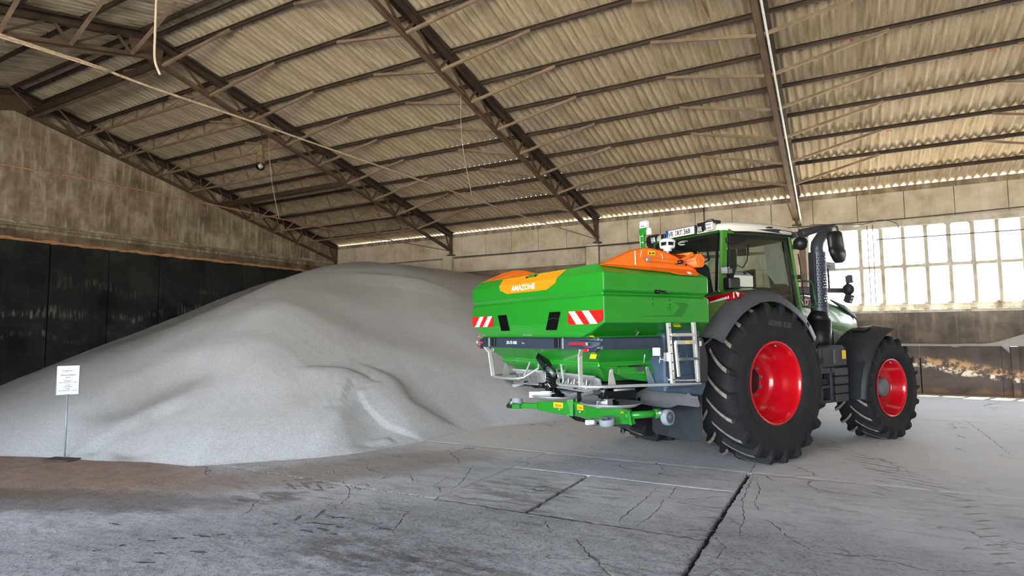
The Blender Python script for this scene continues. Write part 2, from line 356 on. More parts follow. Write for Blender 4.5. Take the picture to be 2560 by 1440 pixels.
for (x0, x1, y0, y1) in ((-19.2, -13.1, -4.5, 5), (-13.1, -7.1, -4.5, 5), (-19.2, -13.1, 5, 18.9), (-13.1, -7.1, 5, 18.9)): slab(x0, x1, y0, y1, .0)
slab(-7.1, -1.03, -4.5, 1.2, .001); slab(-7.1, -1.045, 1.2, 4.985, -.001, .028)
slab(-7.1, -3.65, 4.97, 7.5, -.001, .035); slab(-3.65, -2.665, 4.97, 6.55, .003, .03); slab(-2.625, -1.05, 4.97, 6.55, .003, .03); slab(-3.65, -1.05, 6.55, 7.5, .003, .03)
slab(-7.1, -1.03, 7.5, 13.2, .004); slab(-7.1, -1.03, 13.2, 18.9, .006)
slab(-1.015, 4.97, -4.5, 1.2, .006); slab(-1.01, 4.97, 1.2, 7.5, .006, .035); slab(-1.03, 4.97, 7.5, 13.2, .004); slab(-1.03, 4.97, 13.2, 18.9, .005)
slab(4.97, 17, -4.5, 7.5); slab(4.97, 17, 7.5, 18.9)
tag(MB().box(-70, 90, YN+.6, 90, -.4, -.1).box(-70, 90, -90, YS-.31, -.4, -.1).build('ground', 'outdoor_yard'), kind='structure')

# north wall: piers, beam panels, plinth, windows
wn_ = tag(MB().box(XW-.3, -.75, YN+.02, YN+.3, 0, 4.6).box(-.75, XE, YN+.02, YN+.3, 0, 2.08).build('wall_north', 'plaster_brown'), kind='structure')
for i, x in enumerate(TX[1:]+[17.0]):
    MB().box(x-.42, x+.02, YN-.12, YN+.1, 0, 4.62).build('pier', 'concrete_pier', wn_, .012)
x = XW
edges = [XW]
while edges[-1] < XE: edges.append(edges[-1]+1.093)
for a, b in zip(edges[:-1], edges[1:]):
    MB().box(a+.006, b-.006, YN, YN+.2, 4.56, 5.33).build('beam_panel', 'concrete_beam', wn_, .008)
MB().box(XW, XE, YN+.03, YN+.12, 5.33, 5.482).build('wall_plate', 'concrete_upper_gable', wn_); MB().box(XW-.3, XE, YN+.12, YN+.3, 4.5, 5.482).build('beam_back', 'concrete_beam', wn_)
for a, b in ((XW, -13.5), (-12.98, -7.56), (-7.04, -1.5)):
    MB().box(a, b, YN-.06, YN+.1, 4.02, 4.5).build('lower_beam', 'concrete_beam', wn_, .015)
    MB().box(a, b, YN-.1, YN+.1, 3.96, 4.02).build('beam_lip', 'concrete_beam', wn_, .01)
for k in range(11):      # block courses between the second and third pier, seen through the cab
    for j in range(8):
        a = -7.0+k*.5; MB().box(a+.005, a+.495, YN-.01, YN+.03, .2+j*.46, .65+j*.46).build('wall_block', 'concrete_beam', wn_, .006)
MB().box(-1.0, XE, YN-.01, YN+.05, 0, 2.07).build('plinth', 'concrete_dark_low', wn_)
MB().box(-1.0, XE, YN-.14, YN+.12, 2.07, 2.15).build('window_sill', 'sill_cream', wn_, .01)
MB().box(-1.0, XE, YN-.04, YN+.12, 2.15, 2.30).build('sill_beam', 'sill_cream', wn_, .01)
# precast window grids, one per bay
def window_grid(name, x0, x1, first, nomull=()):
    t = tag(empty(name, (x0, YN+.05, 2.3)), kind='structure'); t['off'] = (x0, YN+.05, 2.3)
    xs = [first+.497*k for k in range(60) if x0-.1 < first+.497*k < x1-.15]
    MB().box(x0, x1, YN-.03, YN+.14, 4.37, 4.56).build('lintel', 'window_concrete', t, .01)
    MB().box(x0, x1, YN+.0, YN+.13, 3.27, 3.35).build('transom', 'window_concrete', t, .008)
    MB().box(x0, x1, YN+.0, YN+.13, 2.29, 2.33).build('bottom_rail', 'window_concrete', t, .008)
    allx = [x0+.02]+xs+[x1-.02]
    for x in allx: 
        MB().box(x-.045, x+.045, YN-.01, YN+.14, 2.3, 4.4).build('mullion', 'window_concrete', t, .012)
    for a, b in zip(allx[:-1], allx[1:]):
        for z0, z1 in ((2.33, 3.27), (3.35, 4.37)):
            if b-a > .15:
                f = MB()      # rounded inner corners of the cast opening
                for cx, cz, sx_, sz_ in ((a+.045, z0, 1, 1), (b-.045, z0, -1, 1), (a+.045, z1, 1, -1), (b-.045, z1, -1, -1)):
                    p = [(cx, YN+.02, cz)]+[(cx+sx_*.055*(1-math.sin(q)), YN+.02, cz+sz_*.055*(1-math.cos(q))) for q in (0, PI/6, PI/3, PI/2)]
                    f.prism(p, (0, .1, 0))
                f.build('corner_fillet', 'window_concrete', t)
                MB().add([(a+.03, YN+.068, z0-.01), (b-.03, YN+.068, z0-.01), (b-.03, YN+.068, z1+.01), (a+.03, YN+.068, z1+.01)], [(0, 1, 2, 3)]).build('pane', 'window_glass', t)
window_grid('window_1', -.82, 4.52, .5)
window_grid('window_2', 4.98, 10.52, 5.45)
window_grid('window_3', 11.04, 16.9, 11.5)

# west gable wall
ww = MB(); ww.prism([(XW-.3, YS, 4.2), (XW-.3, YN+.3, 4.2), (XW-.3, YN+.3, roofz(YN)+.01), (XW-.3, RY, roofz(RY)+.02), (XW-.3, YS, roofz(YS)+.01)], (.3, 0, 0))
ww.box(XW-.3, XW-.1, YS, YN+.3, 0, 4.3)
ww = tag(ww.build('wall_west', 'concrete_upper_gable'), kind='structure')
MB().box(XW-.02, XW+.09, YS, YN, 4.62, 4.70).build('ledge', 'concrete_upper_gable', ww, .015)
MB().box(XW-.02, XW+.05, YS, YN, 4.52, 4.62).build('ledge_moulding', 'concrete_upper_gable', ww, .02)
MB().box(XW-.02, XW+.015, YS, YN, 4.2, 4.53).build('wall_foot_band', 'concrete_gable_foot', ww)
mb = MB(); yy_ = [YS+.06*i for i in range(int((YN-YS)/.06))]; cr_ = [max(.01, .06+.10*noise.noise((y*1.3, 3, 0))+.07*noise.noise((y*6, 1, 0))) for y in yy_]
mb.loft([[(XW+.005, y, 4.70+h_), (XW+.02+.5*h_*.5, y, 4.70+h_*.6), (XW+.075, y, 4.702)] for y, h_ in zip(yy_, cr_)], closed=False); mb.build('lime_crust', 'lime_crust', ww, kind='stuff')
ye = 8.2
while ye > YS: ye -= 1.52
k = 0
while ye < YN:
    a, b = max(ye, YS), min(ye+1.52, YN)
    if b-a > .1:
        MB().box(XW-.1, XW+.04+.012*(k % 2), a+.016, b-.016, 0, 4.27+.02*((k*7) % 3-1)).build('tarred_panel', 'tarred_wall', ww, .006)
        pts = []; n = 14
        for i in range(n+1):
            y = a+(b-a)*i/n; pts.append((XW+.02, y, 4.25-.03*random.random()))
        top = [(p[0], p[1], 4.31+.05*noise.noise((p[1]*3, 0, 0))) for p in pts]
        MB().prism(pts+top[::-1], (.05, 0, 0)).build('broken_edge_strip', 'broken_edge', ww)
    ye += 1.52; k += 1
we = MB(); we.prism([(XE, YS, 0), (XE, YN+.3, 0), (XE, YN+.3, roofz(YN)), (XE, RY, roofz(RY)), (XE, YS, roofz(YS))], (.3, 0, 0))
tag(we.build('wall_east', 'concrete_beam'), kind='structure')
ws = tag(MB().box(XW, -8.5, YS-.3, YS, 0, 5.4).box(3.5, XE, YS-.3, YS, 0, 5.4).box(-8.5, 3.5, YS-.3, YS, 4.6, 5.4).build('wall_south', 'concrete_beam'), kind='structure')

# roof: corrugated sheets on purlins
PY = [18.07-1.14*k for k in range(10)]+[7.34]
ceiling = tag(MB().prism([(XW-.2, RY-.35, roofz(RY)-.03), (XW-.2, RY, roofz(RY)+.06), (XW-.2, RY+.35, roofz(RY)-.03), (XW-.2, RY+.35, roofz(RY)+.0), (XW-.2, RY, roofz(RY)+.1), (XW-.2, RY-.35, roofz(RY)+.0)], (36.4, 0, 0)).build('ceiling', 'fibre_cement'), kind='structure')
SW = .885
def sheet_mesh(L, name):
    mb = MB(); n = 30; mb.smooth = True
    rows = []
    for v in (0, 1):
        rows.append([(SW*1.02*i/n, -L*v, .034*math.cos(2*PI*5*i/n*1.02)+ (L*v*.24) + (0.012 if v == 0 else 0)) for i in range(n+1)])
    mb.loft(rows, closed=False); mb.smooth = False
    o = mb.build(name, 'fibre_cement', None); me = o.data; bpy.data.objects.remove(o); return me
me_std = sheet_mesh(1.24, 'roof_sheet'); me_top = sheet_mesh(PY[9]+.07-RY, 'roof_sheet'); me_eave = sheet_mesh(1.12, 'roof_sheet')
rows_ = [(19.10, me_eave)]+[(PY[i]+.07, me_std) for i in range(0, 9)]+[(PY[9]+.07, me_top)]
ncol = 27
for c_ in range(ncol):
    for y0, me in rows_:
        o = bpy.data.objects.new('roof_sheet', me); col.objects.link(o); o.parent = ceiling
        o.location = (XW-.1+c_*SW, y0, 5.56+.24*(YN-y0)+random.uniform(-.001, .001)); o.rotation_euler = (0, random.uniform(-.0015, .0015), random.uniform(-.001, .001))
# the rest of the roof: sheets east of the frame and the southern slope, one surface each
mb = MB(); mb.smooth = True
def slope(x0, x1, ya, yb):
    n = int((x1-x0)/.0295); rows = []
    for v in range(9):
        y = ya+(yb-ya)*v/8; rows.append([(x0+(x1-x0)*i/n, y, roofz(y)+.034*math.cos(2*PI*(x0+(x1-x0)*i/n)/.177)) for i in range(n+1)])
    mb.loft(rows, closed=False)
slope(XW-.1+ncol*SW, XE+.3, 19.10, RY); slope(XW-.2, XE+.3, RY, YS-.4)
mb.build('far_roof_sheets', 'fibre_cement', ceiling, kind='stuff')

ordn = ['lowest', 'second', 'third', 'fourth', 'fifth', 'sixth', 'seventh', 'eighth', 'ninth', 'tenth', 'topmost']
def purlin(y, label):
    z = roofz(y)-.035; s = 1 if y >= RY else -1
    p = MB()
    p.box(XW, XE, y-.025, y+.025, z-.012, z); p.box(XW, XE, y+.018*s-.006, y+.018*s+.006, z-.085, z-.01); p.box(XW, XE, y-.025, y+.025, z-.09, z-.08)
    o = p.build('purlin', 'dark_steel'); tag(o, label, 'purlin')
    h = MB(); x = XW+.3
    while x < 6:
        j = random.random()
        if j < .8:
            q = x+random.uniform(-.05, .05); h.bar((q, y+.035*s, z-.12), (q+.01, y+.04*s, z+.03), .008)
        x += .354
    if h.v: h.build('sheet_hook', 'dark_steel', o, kind='stuff')
    return o
purl = []
for i, y in enumerate(PY):
    purl.append(purlin(y, f'{ordn[i]} dark steel purlin counted up from the window wall eave'))
for i in range(9):
    y = 2*RY-PY[10-i] if i else RY-.14
    y = RY-.14-1.14*i if i else RY-.14
    purlin(y, f'dark steel purlin on the slope beyond the ridge, {"nearest the ridge" if i == 0 else ordn[i]+" down from the ridge"}')
for i, x in ((1, -4.6), (1, -3.2), (2, -6.3), (3, -10.2), (3, -4.1), (4, -8.6), (5, .3), (6, -11.5), (6, 1.9), (7, -9.9), (5, -10.6), (4, 2.6), (2, 1.1)):
    y = PY[i]; z = roofz(y)-.155
    q = MB(); q.cbox((x, y-.01, z-.01), (.10, .02, .02), R(random.uniform(-20, 20))); q.bar((x+.03, y, z), (x+.07, y-.01, z-.05), .008)
    q.build('red_tie', 'red_scrap', purl[i])

def truss(x, where, gable=False):
    t = empty('roof_truss', (x, YN-.15, 4.7), label=where, cat='truss'); t['off'] = (x, YN-.15, 4.7)
    top = lambda y: roofz(y)-.16
    for s in (1, -1):
        Y = lambda y: y if s == 1 else 2*RY-y
        c = MB()
        for dx in (-.055, .055):
            c.prism([(x+dx-.005, Y(YN-.1), top(YN-.1)), (x+dx-.005, Y(RY), top(RY)), (x+dx-.005, Y(RY), top(RY)-.11), (x+dx-.005, Y(YN-.1), top(YN-.1)-.11)], (.01, 0, 0))
        c.prism([(x-.1, Y(YN-.1), top(YN-.1)), (x-.1, Y(RY), top(RY)), (x-.1, Y(RY), top(RY)-.012), (x-.1, Y(YN-.1), top(YN-.1)-.012)], (.2, 0, 0)); c.prism([(x-.14, Y(YN-.1), top(YN-.1)+.06), (x-.14, Y(RY), top(RY)+.06), (x-.14, Y(RY), top(RY)+.04), (x-.14, Y(YN-.1), top(YN-.1)+.04)], (.28, 0, 0))
        c.build('top_chord', 'dark_steel', t)
        c = MB()
        for dx in (-.06, .05):
            c.prism([(x+dx, Y(YN-.1), chordz(YN-.1)+.08), (x+dx, Y(RY), chordz(RY)+.08), (x+dx, Y(RY), chordz(RY)), (x+dx, Y(YN-.1), chordz(YN-.1))], (.01, 0, 0))
        c.prism([(x-.06, Y(YN-.1), chordz(YN-.1)+.01), (x-.06, Y(RY), chordz(RY)+.01), (x-.06, Y(RY), chordz(RY)), (x-.06, Y(YN-.1), chordz(YN-.1))], (.12, 0, 0))
        c.build('bottom_chord', 'rusty_steel', t)
        nodes = [y-.28 for y in PY[1:10]]
        for i, ny in enumerate(nodes):
            a = Vector((x, Y(ny), chordz(ny)+.06)); pu = PY[i+1]
            for ty in (pu-.0, pu-1.0) if i < 9 else (pu,):
                if ty < RY+.2: continue
                MB().bar(a, (x, Y(ty), top(ty)-.08), .045).build('web', 'rusty_steel', t)
            MB().cbox((x, Y(ny), chordz(ny)+.08), (.012, .22, .12)).build('gusset', 'rusty_steel', t)
            if not gable:
                for dx in (-1, 1):
                    if s == -1 and x > -13: continue
                    if x+2*dx < XW or x > 12: continue
                    MB().bar(a+Vector((dx*.06, 0, -.03)), (x+dx*2.0, Y(pu-.02), roofz(pu)-.13), .055).build('purlin_strut', 'strut_steel', t)
    MB().prism([(x-.006, RY-.42, top(RY)+.02), (x-.006, RY+.42, top(RY)+.02), (x-.006, RY+.3, chordz(RY)-.02), (x-.006, RY-.3, chordz(RY)-.02)], (.012, 0, 0)).build('ridge_plate', 'rusty_steel', t)
    MB().bar((x, YN-.14, 4.62), (x, YN-.14, top(YN-.14)), .1, .08).build('end_post', 'rusty_steel', t)
    MB().bar((x, YN-.2, chordz(YN)+.05), (x, YN-.55, top(YN-.55)), .045).build('web', 'rusty_steel', t)
    MB().cbox((x, YN-.1, 4.64), (.24, .22, .04)).build('bearing_plate', 'rusty_steel', t)
names_t = ['steel roof truss flat against the stained gable wall', 'steel roof truss with ridge plate over the grey heap, holding the bulb lamp',
           'steel roof truss landing on the pier behind the green spreader', 'steel roof truss above the tractor cab beside the white conduit',
           'steel roof truss at the right edge of the frame', 'steel roof truss beyond the right edge of the frame']
for x, nm in zip(TX, names_t): truss(x, nm, x < -19)

# lattice girders tying the last truss to the gable truss
for i, py in enumerate(PY[1:10]):
    y = py-.28; g = empty('lattice_girder', (-16.0, y, chordz(y)), label=f'{ordn[i]} lattice girder up from the eave between the gable and the heap truss', cat='girder', group='lattice girders of the gable bay'); g['off'] = (-16.0, y, chordz(y))
    z0 = chordz(y)+.02; z1 = roofz(py)-.16
    xa, xb = -19.0, -13.1
    for dx in (0, .05) if i in (3, 8) else (0,):
        MB().bar((xa, y+dx, z0), (xb, y+dx, z0), .05 if i not in (3, 8) else .07).build('bottom_chord', 'strut_steel', g)
    if i in (3, 8):
        MB().box(xa, xb, y-.12, y-.07, z0-.05, z0+.1).build('rail', 'dark_steel', g)
    n = 5
    for k in range(n):
        a = xa+(xb-xa)*(k+.5)/n
        for s in (-1, 1):
            b = a+s*(xb-xa)/n*.42
            MB().bar((a, y, z0), (b, py, z1), .028).build('web', 'strut_steel', g)
    MB().bar((xa+.3, y, z0), (xa+1.4, y-1.1, chordz(y-1.1) if y > 9 else z0+.2), .03).build('wind_brace', 'strut_steel', g)

# ropes, cables, conduits, lamp
def line(name, pts, r, mat, label, cat, n=6, sub=6):
    P = [Vector(p) for p in pts]; out = []
    for i in range(len(P)-1):
        p0 = P[max(i-1, 0)]; p1 = P[i]; p2 = P[i+1]; p3 = P[min(i+2, len(P)-1)]
        for k in range(sub):
            u = k/sub; out.append(.5*((2*p1)+(-p0+p2)*u+(2*p0-5*p1+4*p2-p3)*u*u+(-p0+3*p1-3*p2+p3)*u**3))
    out.append(P[-1]); o = MB().tube(out, r, n).build(name, mat); return tag(o, label, cat)
line('rope', [(-6.35, -4.4, 4.15), (-6.6, 2.34, 4.40), (-6.62, 3.01, 4.43), (-6.64, 3.74, 4.42), (-6.68, 5.12, 4.45), (-6.73, 6.68, 4.47), (-6.84, 10.17, 4.53), (-6.94, 13.66, 4.58), (-7.08, 18.75, 4.74)], .014, 'rope_tan', 'thick tan rope crossing the whole roof in front of the trusses', 'rope')
line('rope', [(-6.5, 1.6, 4.28), (-6.56, 2.34, 4.36), (-6.62, 3.3, 4.42)], .010, 'rope_tan', 'short loose second strand beside the thick rope at the left edge', 'rope')
line('cable', [(-12.0, -4.4, 4.4), (-12.22, 4.44, 4.55), (-12.29, 5.54, 4.60), (-12.48, 8.76, 4.63), (-12.67, 11.8, 4.65), (-12.83, 14.38, 4.70), (-13.06, 18.7, 4.80)], .014, 'cable_rust', 'thin rusty cable stretched level above the grey heap', 'cable')
line('pipe', [(-1.95, 10.6, 7.5), (-1.9, 11.4, 7.42), (-1.80, 12.7, 7.12), (-1.61, 15.0, 6.55), (-1.38, 17.4, 5.86), (-1.12, 18.75, 4.8)], .018, 'cable_rust', 'rust-brown cable running down from the roof to the pier by the tractor cab', 'cable')
line('conduit', [(-.93, 6.0, chordz(8)+.42), (-.93, 8.2, chordz(8.2)+.0), (-.93, 18.7, chordz(18.7)+.0), (-.93, 18.76, 4.5)], .022, 'white_conduit', 'white conduit tube fixed along the truss above the cab', 'conduit', 10, 10)
line('hose', [(-8.0, 4.52, 7.55), (-8.0, 4.52, 6.22), (-8.0, 4.52, 5.7), (-8.0, 4.53, 5.38), (-7.95, 4.58, 5.18)], .016, 'hose_cream', 'short cream hose hanging from the roof at the upper left', 'hose', 8)
line('cord', [(-7.1, 10.61, 6.85), (-7.09, 10.64, 5.8), (-6.87, 10.69, 4.56)], .006, 'hose_cream', 'thin pale cord hanging from the truss behind the spreader down to the rope', 'cord')
line('cord', [(-13.0, 10.36, 6.75), (-12.9, 10.4, 5.7), (-12.6, 10.41, 4.66)], .007, 'hose_cream', 'thin cord hanging beside the bulb lamp down to the rusty cable', 'cord')
line('cord', [(.68, YN-.16, 4.45), (.68, YN-.16, 2.3)], .010, 'cable_rust', 'left one of two cords hanging down the window panes', 'cord')
line('cord', [(.81, YN-.16, 4.45), (.79, YN-.16, 2.3)], .010, 'cable_rust', 'right one of two cords hanging down the window panes', 'cord')
line('cord', [(1.30, YN-.135, 2.12), (1.25, YN-.12, 1.75), (1.2, YN-.06, 1.08)], .008, 'cable_rust', 'thin cord hanging from the window sill down the dark plinth', 'cord')
line('rod', [(.88, YN-.08, 4.06), (2.4, YN-.08, 4.05), (4.9, YN-.08, 4.05)], .014, 'cable_grey', 'dark horizontal rod across the upper window panes', 'rod')
line('cable', [(-.8, YN-.05, 4.09), (.2, YN-.05, 4.06), (.62, YN-.05, 4.07)], .006, 'cable_grey', 'thin grey cable across the first window panes behind the exhaust', 'cable')
line('cable', [(-12.9, YN-.14, 4.55), (-9.9, YN-.14, 4.53), (-7.3, YN-.14, 4.53), (-4.0, YN-.14, 4.55), (-1.2, YN-.14, 4.58), (1.0, YN-.14, 4.56), (4.9, YN-.14, 4.62)], .014, 'cable_grey', 'dark cable clipped along the lower edge of the concrete beam', 'cable')
line('cable', [(-.7, YN-.16, 4.62), (-.1, YN-.17, 4.56), (.6, YN-.16, 4.5), (1.0, YN-.16, 4.58), (1.35, YN-.17, 4.45), (1.4, YN-.17, 4.3)], .008, 'cable_grey', 'loose thin cable looping over the window lintel', 'cable')
jb = MB().box(.36, .52, YN-.1, YN-.03, 4.47, 4.56); jb.box(.38, .5, YN-.115, YN-.1, 4.485, 4.545); tag(jb.build('junction_box', 'sill_cream', bevel=.008), 'small cream junction box on the window lintel', 'box')
# bulb lamp under the truss over the heap
simple('lamp_brown', srgb(120, 92, 66), .6); simple('lamp_cap', srgb(132, 118, 84), .6); simple('bulb_white', srgb(210, 214, 206), .25, var=.05)
glassy('lamp_glass', (.8, .84, .8, 1), .05)
L0 = (-13.0, 10.13, 6.0)
t = empty('pendant_lamp', (L0[0], L0[1], 6.72), label='bulb lamp with brown cap and clear globe hanging from the truss over the heap', cat='lamp'); t['off'] = (L0[0], L0[1], 6.72)
MB().lathe([(0, .0), (0, .07), (.1, .085), (.24, .09), (.26, .06), (.3, .05), (.44, .05), (.46, .02), (.46, 0)], (L0[0], L0[1], 6.12), (0, 0, 1), 20).build('lamp_housing', 'lamp_cap', t)
MB().lathe([(0, .06), (.01, .105), (.05, .11), (.16, .1), (.2, .085), (.2, .05)], (L0[0], L0[1], 6.08), (0, 0, 1), 20).build('lamp_collar', 'lamp_brown', t)
MB().lathe([(0, 0.001), (.01, .06), (.05, .1), (.1, .115), (.17, .1), (.2, .09)], (L0[0], L0[1], 5.9), (0, 0, 1), 20).build('glass_globe', 'lamp_glass', t)
MB().lathe([(0, 0.001), (.01, .03), (.05, .052), (.09, .05), (.15, .02), (.2, .02)], (L0[0], L0[1], 5.94), (0, 0, 1), 16).build('bulb', 'bulb_white', t)
MB().tube([(L0[0], L0[1], 6.55), (L0[0], L0[1], 6.72), (L0[0]-.02, L0[1]+.05, 6.97)], .012, 6).build('hanger', 'dark_steel', t)
# two small holes of daylight show at the far corner: broken panes in vent boxes
# retaining wall in front of the windows
rw = empty('retaining_wall', (2.0, 18.5, 0), label='low worn dark retaining wall with flaking tan band under the windows', cat='wall'); rw['off'] = (2.0, 18.5, 0)
def rwp(x0, x1, top0, cut=False):
    p = [(x0, 18.4, 0), (x1, 18.4, 0)]
    if cut: p += [(x1, 18.4, top0-.22), (x1-.18, 18.4, top0)]
    else: p += [(x1, 18.4, top0)]
    if not cut and x0 < 2.3 < x1:
        p += [(2.55, 18.4, top0), (2.42, 18.4, top0-.03), (2.3, 18.4, top0)]
    p += [(x0, 18.4, top0)]
    MB().prism(p, (0, .22, 0)).build('wall_section', 'worn_retaining_wall', rw, .006)
rwp(-5.2, -1.6, 1.2); rwp(-1.58, 1.66, 1.2); rwp(1.68, 3.3, 1.2); rwp(3.305, 3.5, 1.2, True); rwp(3.63, 6.5, 1.2)
MB().box(3.47, 3.62, 18.3, 18.72, 0, 1.2).build('end_post', 'worn_retaining_wall', rw, .01)
for cx, cz in ((2.05, .93), (2.06, .42)):
    MB().lathe([(0, .035), (.008, .035), (.008, .022), (0, .022)], (cx, 18.4, cz), (0, -1, 0), 14).build('cast_ring', 'worn_retaining_wall', rw)

# dark wheel prints trodden into the dust
simple('mud_print', srgb(136, 130, 130), .95, var=.3, scale=20); simple('oily_print', srgb(84, 86, 94), .7, var=.3, scale=20)
PRINTS = [(-5.64, 4.75, -5.59, 4.81, 0.06, 0), (-5.6, 4.88, -5.46, 4.91, 0.06, 0), (-5.52, 4.99, -5.38, 4.99, 0.06, 0), (-5.39, 4.57, -5.31, 4.61, 0.06, 0), (-5.38, 4.67, -5.25, 4.71, 0.06, 0), (-5.36, 4.82, -5.2, 4.82, 0.06, 0), (-5.29, 4.93, -5.14, 4.93, 0.06, 0), (-5.09, 4.49, -4.98, 4.58, 0.06, 0), (-5.03, 4.65, -4.9, 4.7, 0.06, 0), (-4.97, 4.78, -4.87, 4.83, 0.06, 0), (-5.53, 4.74, -5.18, 4.57, 0.06, 0), (-5.44, 4.85, -5.07, 4.66, 0.06, 0), (-5.2, 4.86, -4.95, 4.72, 0.06, 0), (-4.26, 3.97, -4.38, 4.22, 0.05, 1), (-4.37, 3.85, -4.44, 3.98, 0.05, 1), (-4.43, 3.67, -4.47, 3.73, 0.05, 1), (-4.22, 4.05, -3.93, 4.14, 0.05, 1), (-4.25, 3.83, -3.97, 3.94, 0.05, 1), (-4.03, 3.78, -3.9, 3.81, 0.05, 1), (-3.93, 3.9, -3.84, 3.91, 0.05, 1), (-4.13, 3.69, -3.97, 3.69, 0.05, 1), (-3.83, 3.74, -3.75, 3.75, 0.05, 1), (-3.57, 4.04, -3.41, 4.04, 0.05, 1), (-4.91, 3.04, -4.8, 3.1, 0.045, 1), (-4.82, 3.17, -4.62, 3.21, 0.045, 1), (-4.66, 3.28, -4.58, 3.31, 0.045, 1), (-5.17, 2.58, -5.12, 2.62, 0.045, 1), (-5.11, 2.74, -5.07, 2.78, 0.045, 1), (-5.03, 2.91, -4.95, 2.95, 0.045, 1), (-4.71, 2.79, -4.59, 2.81, 0.045, 1), (-4.63, 2.6, -4.48, 2.67, 0.045, 1), (-5.82, 3.03, -5.65, 3.04, 0.045, 1), (-4.49, 2.93, -4.33, 2.98, 0.045, 1), (0.14, 8.97, 0.37, 8.95, 0.03, 0), (0.16, 8.66, 0.46, 8.45, 0.03, 0), (0.18, 8.37, 0.41, 8.14, 0.03, 0), (0.2, 7.74, 0.37, 7.63, 0.03, 0), (0.16, 7.17, 0.3, 7.08, 0.03, 0), (0.21, 7.46, 0.37, 7.28, 0.03, 0), (0.81, 7.14, 1.05, 7.25, 0.03, 0), (0.82, 6.89, 1.06, 7.05, 0.03, 0), (0.83, 6.66, 1.05, 6.8, 0.03, 0), (0.88, 6.46, 1.04, 6.58, 0.03, 0), (0.87, 6.23, 1.03, 6.35, 0.03, 0), (0.86, 6.03, 1.03, 6.14, 0.03, 0), (0.85, 5.81, 1.03, 5.92, 0.03, 0), (0.85, 5.6, 1.01, 5.71, 0.03, 0), (0.84, 5.39, 0.99, 5.5, 0.03, 0), (-0.43, 9.58, -0.08, 9.66, 0.03, 0), (-0.51, 9.79, -0.28, 9.7, 0.03, 0), (-1.24, 5.15, -0.99, 5.25, 0.03, 0), (-1.28, 4.97, -1.02, 5.05, 0.03, 0), (-1.23, 5.55, -0.96, 5.62, 0.03, 0), (-1.23, 5.88, -0.97, 5.94, 0.03, 0), (-2.47, 6.07, -1.99, 6.11, 0.03, 0), (-2.36, 5.86, -2.21, 5.89, 0.03, 0), (-2.22, 5.76, -1.92, 5.84, 0.03, 0), (-2.88, 5.77, -2.52, 5.78, 0.03, 0), (-2.67, 5.62, -2.32, 5.64, 0.03, 0)]
for kd in (0, 1):
    mb = MB(); rnd = random.Random(3)
    for x0, y0, x1, y1, wd, k in PRINTS:
        if k != kd: continue
        a, b = Vector((x0, y0, .0)), Vector((x1, y1, .0)); tt = (b-a); nn = Vector((-tt.y, tt.x, 0)).normalized(); n = 9; up_, dn = [], []
        for i in range(n+1):
            u = i/n; p = a.lerp(b, u); h_ = wd*.5*math.sin(PI*u)**.5*rnd.uniform(.45, 1); up_.append(p+nn*h_); dn.append(p-nn*h_*rnd.uniform(.5, 1))
        lift = lambda p: (p.x, p.y, .0015+(fz(p.x, p.y) if p.y < 7.5 else 0)); mb.add([lift(p) for p in up_+dn], [(i, i+1, n+2+i, n+1+i) for i in range(n)])
    mb.build('wheel_print', 'oily_print' if kd else 'mud_print', floor, kind='stuff')
